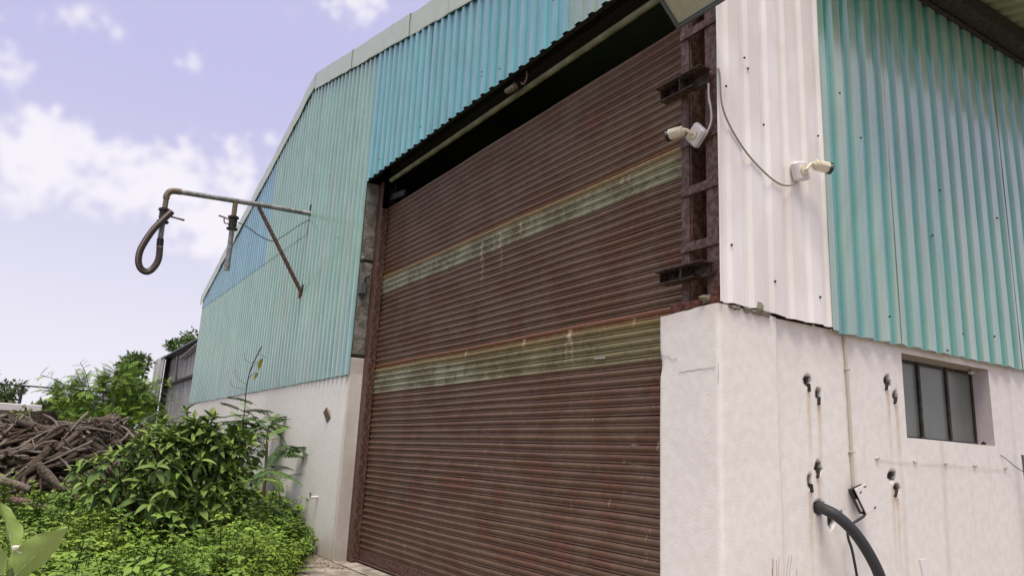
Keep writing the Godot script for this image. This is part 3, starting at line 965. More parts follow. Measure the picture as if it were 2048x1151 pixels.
func shutter_tex() -> Texture2D:
	# paint, rust and drips of the shutter: 7 m by 5.6 m
	var w := 1536
	var h := 1280
	var im1 := noise(0.006, 5, 41).get_image(w, h).get_data()
	var n2 := noise(1.0, 4, 42)
	var fine := noise(0.05, 3, 43).get_image(w, h).get_data()
	var col1 := PackedFloat32Array()
	var runs := PackedFloat32Array()
	for x in w:
		col1.append(n2.get_noise_1d(x * 0.11))
		runs.append(n2.get_noise_1d(x * 0.03 + 900.0))
	# [x, y top, length, half width] of pale drips
	var drips := []
	var rd := RandomNumberGenerator.new()
	rd.seed = 77
	for i in 80:
		drips.append([rd.randf_range(0.0, 7.0), rd.randf_range(0.2, 2.2), rd.randf_range(0.02, 0.12), rd.randf_range(0.004, 0.010), rd.randf_range(0.3, 0.8)])
	for d in [[1.05, 2.86, 0.08, 0.02, 0.4], [3.0, 2.86, 0.10, 0.03, 0.75], [4.3, 2.87, 0.12, 0.04, 0.8], [5.15, 2.87, 0.16, 0.05, 1.0], [5.2, 2.75, 0.25, 0.012, 0.9], [5.1, 2.75, 0.3, 0.008, 0.8], [6.1, 2.87, 0.1, 0.03, 0.5], [3.25, 4.2, 0.3, 0.03, 0.9], [3.3, 4.0, 0.45, 0.012, 0.8], [3.7, 4.22, 0.25, 0.035, 0.9], [3.75, 4.0, 0.35, 0.012, 0.8], [4.15, 4.25, 0.2, 0.03, 0.7], [5.9, 4.27, 0.1, 0.04, 0.5], [6.0, 4.27, 0.12, 0.03, 0.5], [6.55, 0.95, 0.5, 0.010, 0.9], [6.6, 0.75, 0.3, 0.008, 0.8], [6.5, 0.5, 0.3, 0.012, 0.8]]:
		drips.append(d)
	var data := PackedByteArray()
	data.resize(w * h * 3)
	for py in h:
		var y := 5.6 * (1.0 - (py + 0.5) / h)
		for px in w:
			var k := py * w + px
			var a := im1[k] / 255.0
			var f := fine[k] / 255.0
			var c := Vector3(0.41, 0.315, 0.245).lerp(Vector3(0.37, 0.265, 0.195), smoothstep(0.35, 0.7, a))
			c = c.lerp(Vector3(0.455, 0.28, 0.205), smoothstep(0.55, 0.85, a) * 0.45)
			c *= 0.9 + 0.2 * f
			for s in [[4.03, 0.32], [2.47, 0.435]]:
				var v: float = (y - s[0]) / s[1]
				if v > 0.0 and v < 1.0:
					var g := Vector3(0.515, 0.505, 0.385).lerp(Vector3(0.575, 0.575, 0.495), smoothstep(0.5, -0.3, 0.2 * runs[px] + 0.8 * (a - 0.5) + 0.9 * (float(px) / w - 0.35)))
					if s[0] < 3.0:
						g = Vector3(0.475, 0.445, 0.30).lerp(Vector3(0.56, 0.555, 0.455), smoothstep(0.25, -0.25, runs[px] * 0.12 + 0.5 * (a - 0.5) + float(px) / w - 0.42 + (v - 0.3) * 0.35))
					g = g.lerp(Vector3(0.36, 0.32, 0.245), smoothstep(0.42, 0.75, 0.6 * f + 0.5 * a + 0.12 * runs[px]) * 0.6)
					var edge := (0.80 if s[0] < 3.0 else 0.86) + 0.10 * runs[px] + 0.05 * col1[px] + 0.1 * (a - 0.5) + (0.06 if s[0] < 3.0 else 0.02)
					g = g.lerp(Vector3(0.545, 0.44, 0.255), smoothstep(edge - 0.34, edge, v) * 0.6)
					g = g.lerp(Vector3(0.48, 0.315, 0.20), smoothstep(edge - 0.05, edge + 0.08, v))
					c = g
			data[k * 3] = int(clampf(c.x, 0, 1) * 255.0)
			data[k * 3 + 1] = int(clampf(c.y, 0, 1) * 255.0)
			data[k * 3 + 2] = int(clampf(c.z, 0, 1) * 255.0)
	for d in drips:
		var x0 := int((d[0] - d[3] * 2.0) / 7.0 * w)
		var x1 := int((d[0] + d[3] * 2.0) / 7.0 * w)
		var y0 := int((1.0 - d[1] / 5.6) * h)
		var y1 := int((1.0 - (d[1] - d[2]) / 5.6) * h)
		for py in range(maxi(y0, 0), mini(y1 + 1, h)):
			for px in range(maxi(x0, 0), mini(x1 + 1, w)):
				var k := py * w + px
				var u: float = absf((px + 0.5) / w * 7.0 - d[0] + 0.006 * n2.get_noise_1d(py * 0.3)) / d[3]
				var s: float = 1.25 * d[4] * smoothstep(1.1, 0.3, u) * (0.2 + 1.1 * fine[k] / 255.0) * smoothstep(float(y1) + 1.0, lerpf(y0, y1, 0.4), float(py))
				var t := clampf(s, 0.0, 0.85)
				data[k * 3] = int(lerpf(data[k * 3], 200.0, t))
				data[k * 3 + 1] = int(lerpf(data[k * 3 + 1], 182.0, t))
				data[k * 3 + 2] = int(lerpf(data[k * 3 + 2], 158.0, t))
	return ImageTexture.create_from_image(Image.create_from_data(w, h, false, Image.FORMAT_RGB8, data))

func build_door() -> void:
	var W := warehouse
	# roller shutter of interlocked slats
	var sm := mat("shutter_paint", Color.WHITE, 0.5, 0.0, 0.5)
	sm.albedo_texture = shutter_tex()
	var sh := holder("roller_shutter", W)
	var prof := [[0.0, -0.008, 0.2, -1.0], [0.002, 0.002, 0.6, -0.6], [0.007, 0.008, 1.0, 0.0], [0.013, 0.008, 0.9, 0.3], [0.018, 0.001, 0.7, 0.7], [0.0195, -0.006, 0.9, 0.2], [0.022, -0.005, 0.75, -0.65], [0.030, 0.006, 0.76, -0.65], [0.042, 0.0155, 0.93, -0.36], [0.055, 0.019, 1.0, 0.02], [0.067, 0.0155, 0.9, 0.42], [0.077, 0.005, 0.72, 0.7], [0.0825, -0.006, 0.5, 0.86]]
	var x0 := -7.30
	var x1 := -0.40
	var cols := 24
	var y := 0.18
	var row := 0
	while y < 5.46:
		var pos := PackedVector3Array()
		var nor := PackedVector3Array()
		var uv := PackedVector2Array()
		var sag := rng.randf_range(-0.0015, 0.0015)
		for p in prof:
			for c in cols:
				var x := lerpf(x0, x1, float(c) / (cols - 1))
				var dy := 0.005 * nz.get_noise_2d(x * 30.0, row * 3.0) + 0.003 * nz.get_noise_2d(x * 14.0, row * 11.0) + sag
				var dz := 0.016 * nz.get_noise_2d(x * 18.0, row * 5.0 + 300.0)
				for dn in [[-2.2, 1.1, 0.3], [-5.4, 1.6, 0.4], [-3.6, 0.7, 0.25], [-1.4, 3.5, 0.3], [-4.4, 3.3, 0.35]]:
					dz -= 0.016 * exp(-(pow((x - dn[0]) / dn[2], 2.0) + pow((y - dn[1]) / 0.16, 2.0)))
				pos.append(Vector3(x, y + p[0] + dy, -0.35 + p[1] + dz))
				var tilt := 0.10 * nz.get_noise_2d(x * 26.0, row * 23.0 + 90.0)
				nor.append(Vector3(0.05 * nz.get_noise_2d(x * 60.0, row * 31.0), p[3] + tilt, p[2]).normalized())
				uv.append(Vector2((x + 7.4) / 7.0, 1.0 - (y + p[0]) / 5.6))
		put("slat", grid_mesh(cols, prof.size(), pos, nor, uv, PackedColorArray()), sm, sh)
		y += 0.083
		row += 1
	var st := mb()
	box(st, Vector3(-3.85, 0.105, -0.352), Vector3(6.95, 0.145, 0.03), Basis(), 0.006)
	box(st, Vector3(-3.85, 0.028, -0.335), Vector3(6.95, 0.012, 0.07), Basis(), 0.003)
	put("bottom_bar", st.commit(), M["brown_steel"], sh)
	put("latch", boxm(Vector3(-1.75, 2.545, -0.322), Vector3(0.16, 0.016, 0.012), 0.003, Basis(Vector3.BACK, -0.05)), M["galvanised"], sh)
	# left jamb: concrete column, whitewashed below, with a steel guide in the corner
	st = mb()
	for s in [[3.06, 4.55], [4.6, 5.9]]:
		box(st, Vector3(-7.66, (s[0] + s[1]) * 0.5, -0.115), Vector3(0.36, s[1] - s[0], 0.21), Basis(), 0.012)
	put("concrete_column", st.commit(), M["raw_concrete"], W)
	put("column_joint", boxm(Vector3(-7.67, 4.575, -0.12), Vector3(0.35, 0.06, 0.2)), M["dark_steel"], W)
	put("column_joint", boxm(Vector3(-7.67, 3.03, -0.12), Vector3(0.36, 0.07, 0.2)), M["dark_steel"], W)
	st = mb()
	box(st, Vector3(-7.665, 2.88, -0.12), Vector3(0.37, 0.26, 0.24), Basis(), 0.01, Color(0.6, 0.54, 0.5))
	put("column_foot", st.commit(), M["plaster"], W)
	put("bolt", tubem([Vector3(-7.5, 4.59, -0.03), Vector3(-7.42, 4.6, -0.03), Vector3(-7.415, 4.6, -0.03)], [0.03, 0.028, 0.01], 8), M["galvanised"], W)
	var g := holder("guide_rail", W)
	put("front_plate", boxm(Vector3(-7.40, 2.96, -0.225), Vector3(0.17, 5.9, 0.02), 0.004), M["brown_steel"], g)
	put("side_plate", boxm(Vector3(-7.285, 2.73, -0.27), Vector3(0.02, 5.44, 0.12), 0.004), M["brown_steel"], g)
	put("outer_plate", boxm(Vector3(-7.31, 2.96, -0.215), Vector3(0.05, 5.9, 0.012), 0.003), M["brown_steel"], g)
	put("back_plate", boxm(Vector3(-7.40, 2.96, -0.42), Vector3(0.3, 5.9, 0.02)), M["dark_steel"], g)
	# right jamb: built-up steel column with battens, standing behind the pillar head
	var c := holder("lattice_column", W)
	put("flange", boxm(Vector3(-0.443, 4.36, -0.13), Vector3(0.088, 3.22, 0.02), 0.004), M["brown_steel"], c)
	put("flange", boxm(Vector3(-0.115, 4.36, -0.13), Vector3(0.205, 3.22, 0.02), 0.004), M["brown_steel"], c)
	put("web", boxm(Vector3(-0.395, 4.36, -0.22), Vector3(0.014, 3.22, 0.16), 0.003), M["brown_steel"], c)
	put("web", boxm(Vector3(-0.21, 4.36, -0.22), Vector3(0.014, 3.22, 0.16), 0.003), M["brown_steel"], c)
	put("back_plate", boxm(Vector3(-0.29, 4.36, -0.31), Vector3(0.42, 3.22, 0.014), 0.003), M["brown_steel"], c)
	put("cable_pipe", tubem([Vector3(-0.27, 2.8, -0.27), Vector3(-0.27, 5.9, -0.27)], 0.022, 8), M["dark_steel"], c)
	for by in [5.17, 4.19, 3.76, 3.29]:
		put("batten", boxm(Vector3(-0.27, by, -0.112), Vector3(0.43, 0.075, 0.014), 0.003), M["brown_steel"], c)
	put("base_plate", boxm(Vector3(-0.26, 2.79, -0.1), Vector3(0.5, 0.075, 0.16), 0.006), M["red_rust"], c)
	put("anchor", boxm(Vector3(-0.06, 2.83, -0.06), Vector3(0.06, 0.16, 0.05), 0.006), M["red_rust"], c)
	lump(c, "mortar_lump", Vector3(-0.14, 2.81, -0.03), 0.05, Color(0.2, 0.18, 0.13))
	for b in [[4.60, 4.71], [3.01, 3.105]]:
		var br := holder("steel_bracket", c)
		var hh: float = b[1] - b[0]
		var ym: float = (b[0] + b[1]) * 0.5
		put("channel_web", boxm(Vector3(-0.38, ym, -0.085), Vector3(0.48, hh, 0.014), 0.002), M["bracket_steel"], br)
		put("top_flange", boxm(Vector3(-0.38, b[1], -0.025), Vector3(0.52, 0.012, 0.13), 0.002), M["bracket_steel"], br)
		put("bottom_flange", boxm(Vector3(-0.43, b[0], -0.045), Vector3(0.38, 0.012, 0.09), 0.002), M["bracket_steel"], br)
		put("stiffener", boxm(Vector3(-0.37, ym, -0.035), Vector3(0.01, hh, 0.10), 0.002), M["bracket_steel"], br)
		put("stiffener", boxm(Vector3(-0.615, ym, -0.045), Vector3(0.01, hh, 0.08), 0.002), M["bracket_steel"], br)
		for k in 4:
			put("bolt", tubem([Vector3(-0.6 + k * 0.09, b[1] - 0.03, -0.078), Vector3(-0.6 + k * 0.09, b[1] - 0.03, -0.06)], 0.014, 6), M["dark_steel"], br)
	# header steel behind the sheets, and the pipe across the opening
	put("header_angle", boxm(Vector3(-3.75, 5.985, -0.05), Vector3(7.5, 0.07, 0.07)), M["dark_steel"], W)
	put("cross_pipe", tubem([Vector3(-6.95, 5.822, -0.2), Vector3(0.0, 5.775, -0.2)], 0.036, 12), M["olive_pipe"], W)
	put("barrel_bracket", boxm(Vector3(-7.0, 5.62, -0.36), Vector3(0.55, 0.10, 0.05), 0.004, Basis(Vector3.BACK, -0.12)), M["dark_steel"], W)
	put("lintel_girder", boxm(Vector3(-3.75, 6.3, -0.5), Vector3(7.6, 0.25, 0.2)), M["dark_inside"], W)
	var pl := holder("pulley_bracket", W)
	put("hanger", boxm(Vector3(-3.13, 5.89, -0.08), Vector3(0.03, 0.16, 0.02)), M["dark_steel"], pl)
	put("pulley", tubem([Vector3(-3.25, 5.80, -0.08), Vector3(-3.24, 5.80, -0.06), Vector3(-3.05, 5.78, -0.06), Vector3(-3.04, 5.78, -0.06)], [0.02, 0.04, 0.045, 0.02], 10), M["worn_pipe"], pl)
	put("hook", tubem(curve([Vector3(-2.88, 5.9, -0.08), Vector3(-2.86, 5.82, -0.08), Vector3(-2.92, 5.76, -0.08), Vector3(-2.98, 5.80, -0.08)], 5), 0.012, 6), M["worn_pipe"], pl)

# ---------------------------------------------------------------- cameras, lamp, cables, boxes on the walls
func ring(c: Vector3, n: Vector3, r: float, len: float, sides := 14) -> ArrayMesh:
	return tubem([c, c + n * len * 0.1, c + n * len * 0.9, c + n * len], [r * 0.92, r, r, r * 0.92], sides)

func cctv(label: String, at: Vector3, wall: Basis, turn: float, reach: Vector3, aim: Vector3) -> void:
	# wall: z out of the wall; at is the middle of the mount box on the wall; reach: ball joint; aim: direction of the lens
	var t := thing("security_camera", label, "security camera", at)
	put("mount_box", boxm(wall * Vector3(0, 0, 0.034), Vector3(0.162, 0.162, 0.07), 0.018, wall * Basis(Vector3.BACK, turn)), M["white_plastic"], t)
	put("mount_plate", ring(wall * Vector3(0, 0, 0.068), wall.z, 0.046, 0.014, 20), M["cream_plastic"], t)
	var arm: Vector3 = wall * Vector3(0, 0, 0.07)
	put("arm", tubem(curve([arm, arm + wall.z * 0.03, reach - aim * 0.03, reach], 5), 0.0135, 10), M["cream_plastic"], t)
	put("joint", tubem([reach - aim * 0.03, reach - aim * 0.015, reach + aim * 0.005], [0.016, 0.024, 0.017], 12), M["cream_plastic"], t)
	var b := Basis.looking_at(aim, Vector3.UP)
	var body := put("body", tubem([reach, reach + aim * 0.006, reach + aim * 0.112, reach + aim * 0.115], [0.036, 0.044, 0.044, 0.041], 18), M["cream_plastic"], t)
	put("lens_window", ring(reach + aim * 0.108, aim, 0.042, 0.014, 18), M["black_plastic"], body)
	var st := mb()
	for k in 9:
		var a0 := lerpf(-0.2, PI + 0.2, k / 9.0)
		var a1 := lerpf(-0.2, PI + 0.2, (k + 1) / 9.0)
		for s in [[0.048, 1.0], [0.0455, -1.0]]:
			var p0: Vector3 = b * Vector3(cos(a0), sin(a0), 0) * s[0]
			var p1: Vector3 = b * Vector3(cos(a1), sin(a1), 0) * s[0]
			quad(st, reach + aim * 0.03 + p0, reach + aim * 0.03 + p1, reach + aim * 0.142 + p1, reach + aim * 0.142 + p0, (p0 + p1) * s[1])
	put("visor", st.commit(), M["cream_plastic"], t)
	st = mb()
	for k in 12:
		var a0 := TAU * k / 12.0
		var a1 := TAU * (k + 1) / 12.0
		var p0: Vector3 = b * Vector3(cos(a0), sin(a0), 0)
		var p1: Vector3 = b * Vector3(cos(a1), sin(a1), 0)
		quad(st, reach + aim * 0.118 + p0 * 0.049, reach + aim * 0.118 + p1 * 0.049, reach + aim * 0.146 + p1 * 0.049, reach + aim * 0.146 + p0 * 0.049, p0 + p1)
		quad(st, reach + aim * 0.146 + p0 * 0.049, reach + aim * 0.146 + p1 * 0.049, reach + aim * 0.146 + p1 * 0.042, reach + aim * 0.146 + p0 * 0.042, aim)
	put("front_rim", st.commit(), M["black_plastic"], body)

func build_fittings() -> void:
	var right := Basis(Vector3(0, 0, -1), Vector3.UP, Vector3.RIGHT)
	cctv("cream bullet security camera on the white sheet, pointing along the side wall", Vector3(0.036, 3.985, -0.90), right, 0.30, Vector3(0.12, 0.05, -0.075), Vector3(0.35, -0.12, -0.93).normalized())
	cctv("cream bullet security camera on the brown steel column, pointing across the shutter", Vector3(-0.26, 4.185, -0.10), Basis(), 0.72, Vector3(-0.05, 0.025, 0.135), Vector3(-0.93, -0.02, 0.25).normalized())
	var cb := put("camera_cable", tubem(curve([Vector3(0.0, 4.66, -0.02), Vector3(0.047, 4.57, 0.0), Vector3(0.045, 4.33, -0.02), Vector3(0.042, 4.172, -0.107), Vector3(0.043, 4.01, -0.271), Vector3(0.044, 3.908, -0.44), Vector3(0.046, 3.838, -0.615), Vector3(0.05, 3.83, -0.74), Vector3(0.055, 3.87, -0.85), Vector3(0.055, 3.92, -0.885)], 6), 0.0075, 7), M["grey_cable"])
	tag(cb, "grey cable drooping across the white sheet to the security camera", "cable")
	cb = put("camera_cable", tubem(curve([Vector3(-0.15, 4.62, -0.09), Vector3(-0.148, 4.47, -0.09), Vector3(-0.125, 4.38, -0.085), Vector3(-0.122, 4.26, -0.085), Vector3(-0.17, 4.16, -0.075), Vector3(-0.2, 4.15, -0.07)], 6), 0.009, 7), M["white_plastic"])
	tag(cb, "short white cable hanging down the brown steel column to its security camera", "cable")
	# floodlight at the corner of the header
	var f := thing("floodlight", "square grey floodlight with yellowed reflector at the top of the door corner", "floodlight", Vector3(0.03, 5.185, 0.305))
	f.basis = Basis(Vector3.RIGHT, 0.82)
	var st := mb()
	for s in [[Vector3(0, 0.195, 0), Vector3(0.50, 0.03, 0.11)], [Vector3(0, -0.195, 0), Vector3(0.50, 0.03, 0.11)], [Vector3(0.235, 0, 0), Vector3(0.03, 0.37, 0.11)], [Vector3(-0.235, 0, 0), Vector3(0.03, 0.37, 0.11)]]:
		box(st, s[0], s[1], Basis(), 0.012)
	box(st, Vector3(0, 0, -0.07), Vector3(0.48, 0.40, 0.04), Basis(), 0.015)
	put("housing", st.commit(), M["lamp_body"], f)
	st = mb()
	var o := [Vector3(-0.205, -0.165, 0.03), Vector3(0.205, -0.165, 0.03), Vector3(0.205, 0.165, 0.03), Vector3(-0.205, 0.165, 0.03)]
	var n := [Vector3(-0.15, -0.115, -0.03), Vector3(0.15, -0.115, -0.03), Vector3(0.15, 0.115, -0.03), Vector3(-0.15, 0.115, -0.03)]
	for i in 4:
		var j := (i + 1) % 4
		quad(st, o[i], o[j], n[j], n[i], Vector3(0, 0, 0.2) - (o[i] + o[j]) * 0.5)
	quad(st, n[0], n[1], n[2], n[3], Vector3.BACK)
	put("reflector", st.commit(), M["lamp_reflector"], f)
	st = mb()
	for i in 4:
		var j := (i + 1) % 4
		tube(st, [o[i], o[j]], 0.006, 6)
	put("trim_frame", st.commit(), M["galvanised"], f)
	put("glass", boxm(Vector3(0, 0, 0.04), Vector3(0.43, 0.35, 0.004), 0.001), M["lamp_glass"], f)
	put("led_chip", boxm(Vector3(0.03, 0.02, -0.024), Vector3(0.03, 0.022, 0.006), 0.001), M["worn_pipe"], f)
	put("yoke", tubem([Vector3(-0.26, 0, 0), Vector3(-0.262, 0.1, -0.1), Vector3(-0.2, 0.25, -0.16), Vector3(0.2, 0.25, -0.16), Vector3(0.262, 0.1, -0.1), Vector3(0.26, 0, 0)], 0.012, 6), M["lamp_body"], f)
	# limit switch on the left column
	var s := thing("limit_switch", "small grey switch box on the concrete column left of the shutter", "switch", Vector3(-7.475, 4.12, -0.07))
	put("case", boxm(Vector3(0.03, 0, 0), Vector3(0.07, 0.20, 0.11), 0.012), M["lamp_body"], s)
	put("arm", tubem([Vector3(0.05, 0.1, -0.02), Vector3(0.07, 0.17, -0.02), Vector3(0.07, 0.2, -0.08)], 0.02, 8), M["dark_steel"], s)
	put("gland", tubem([Vector3(0.03, -0.1, 0), Vector3(0.03, -0.17, 0)], [0.03, 0.022], 8), M["dark_steel"], s)
	# conduit and the box dangling from it
	var c := thing("conduit", "thin white conduit running down the wall from the teal sheets to the open box", "conduit", Vector3(-0.02, 0, -1.53))
	put("pipe", tubem([Vector3(0, 2.80, 0.015), Vector3(0.001, 2.2, -0.002), Vector3(0, 1.51, -0.005)], 0.0115, 8), M["cream_conduit"], c)
	for y in [2.438, 1.772]:
		put("clip", boxm(Vector3(-0.002, y, -0.006), Vector3(0.03, 0.014, 0.055), 0.003), M["cream_conduit"], c)
	var jb := thing("junction_box", "open white junction box hanging askew below the conduit", "junction box", Vector3(0.03, 1.41, -1.555))
	jb.basis = Basis(Vector3(0, 0, -1), Vector3.UP, Vector3.RIGHT) * Basis(Vector3.UP, -0.55) * Basis(Vector3.BACK, 0.42)
	st = mb()
	box(st, Vector3(0, 0, -0.03), Vector3(0.11, 0.20, 0.006), Basis(), 0.001)
	for q in [[Vector3(0.053, 0, 0), Vector3(0.005, 0.20, 0.06)], [Vector3(-0.053, 0, 0), Vector3(0.005, 0.20, 0.06)], [Vector3(0, 0.098, 0), Vector3(0.10, 0.005, 0.06)], [Vector3(0, -0.098, 0), Vector3(0.10, 0.005, 0.06)]]:
		box(st, q[0], q[1], Basis(), 0.001)
	put("back_box", st.commit(), M["dark_steel"], jb)
	var cover := put("cover", boxm(Vector3(0.012, 0, 0.05), Vector3(0.105, 0.205, 0.012), 0.003, Basis(Vector3.UP, 0.12)), M["white_plastic"], jb)
	for q in [[-0.02, 0.06, 0.5], [0.035, -0.085, 0.4], [0.035, 0.085, 0.0]]:
		put("slot", boxm(Vector3(0.012 + q[0], q[1], 0.057 - q[0] * 0.12), Vector3(0.024, 0.009, 0.003), 0.001, Basis(Vector3.BACK, q[2])), M["dark_inside"], cover)
	put("foam", boxm(Vector3(-0.05, -0.03, 0.028), Vector3(0.012, 0.10, 0.02), 0.004), M["white_plastic"], jb)
	# cables and the hose below
	var k := put("black_cable", tubem(curve([Vector3(0.05, 1.315, -1.57), Vector3(0.06, 1.28, -1.52), Vector3(0.045, 1.23, -1.41), Vector3(0.035, 1.19, -1.355), Vector3(0.04, 1.12, -1.345), Vector3(0.04, 1.03, -1.385), Vector3(0.03, 0.84, -1.445), Vector3(0.03, 0.5, -1.52), Vector3(0.06, 0.02, -1.56)], 6), 0.0105, 8), M["rubber"])
	tag(k, "thin black cable from the open junction box down behind the hose", "cable")
	var hp := curve([Vector3(-0.10, 1.33, -1.11), Vector3(-0.02, 1.335, -1.10), Vector3(0.06, 1.325, -1.07), Vector3(0.13, 1.285, -1.10), Vector3(0.19, 1.18, -1.20), Vector3(0.23, 1.02, -1.315), Vector3(0.25, 0.84, -1.41), Vector3(0.26, 0.55, -1.5), Vector3(0.30, 0.2, -1.56), Vector3(0.42, 0.045, -1.62), Vector3(0.8, 0.045, -1.9)], 8)
	var st2 := mb()
	tube(st2, hp, 0.042, 16)
	k = put("black_hose", st2.commit(), M["rubber"])
	tag(k, "thick black hose curving down out of a hole in the whitewashed wall", "hose")
	# row of clips with a thin wire
	var w := thing("clipped_wire", "thin wire held by a row of small white clips below the window", "wire", Vector3(-0.035, 1.725, -1.89))
	for q in [0.0, -0.56, -1.05, -1.55, -2.12]:
		lump(w, "clip", Vector3(0.008, -0.014 * -q / 1.0 * 0.5 + 0.012, q), 0.017, Color(0.66, 0.62, 0.54))
	put("wire", tubem(curve([Vector3(0.004, 0.0, 0.0), Vector3(0.004, -0.012, -0.56), Vector3(0.004, -0.004, -1.05), Vector3(0.004, -0.016, -1.55), Vector3(0.004, -0.02, -2.12)], 4), 0.0015, 5, false), M["faint_wire"], w)
	k = put("grey_rod", tubem([Vector3(0.03, 1.86, -4.24), Vector3(0.05, 1.2, -4.23), Vector3(0.10, 0.0, -4.2)], 0.013, 8), M["lamp_body"])
	tag(k, "slim grey rod leaning upright on the wall right of the window", "rod")
	k = put("stray_wire", tubem(curve([Vector3(-0.035, 1.845, -3.95), Vector3(0.0, 1.80, -4.0), Vector3(0.02, 1.74, -4.1), Vector3(0.03, 1.70, -4.22)], 5), 0.004, 5), M["dark_steel"])
	tag(k, "short dark wire from a nail to the grey rod", "wire")
	k = put("plastic_channel", boxm(Vector3(0.30, 0.47, -2.02), Vector3(0.02, 1.02, 0.09), 0.003, Basis(Vector3(0, 0, 1), 0.12) * Basis(Vector3(1, 0, 0), 0.06)), M["white_plastic"])
	tag(k, "white plastic channel propped against the foot of the wall", "plastic strip")
	# bits on the front wall
	k = put("paper_scrap", boxm(Vector3(-8.26, 2.14, 0.03), Vector3(0.16, 0.19, 0.02), 0.004, Basis(Vector3.BACK, 0.5) * Basis(Vector3.RIGHT, 0.25)), M["worn_pipe"])
	tag(k, "small brown scrap stuck high on the white wall left of the shutter", "scrap")
	var stub := thing("pipe_stub", "little white plastic pipe stub poking from the wall left of the shutter", "pipe", Vector3(-8.40, 0.85, 0.0))
	put("pipe", tubem([Vector3(0, 0, -0.02), Vector3(0.0, -0.01, 0.12)], 0.022, 8), M["white_plastic"], stub)
	put("cap", tubem([Vector3(0.0, 0.0, 0.12), Vector3(0.01, 0.07, 0.13)], 0.016, 8), M["grey_pipe"], stub)

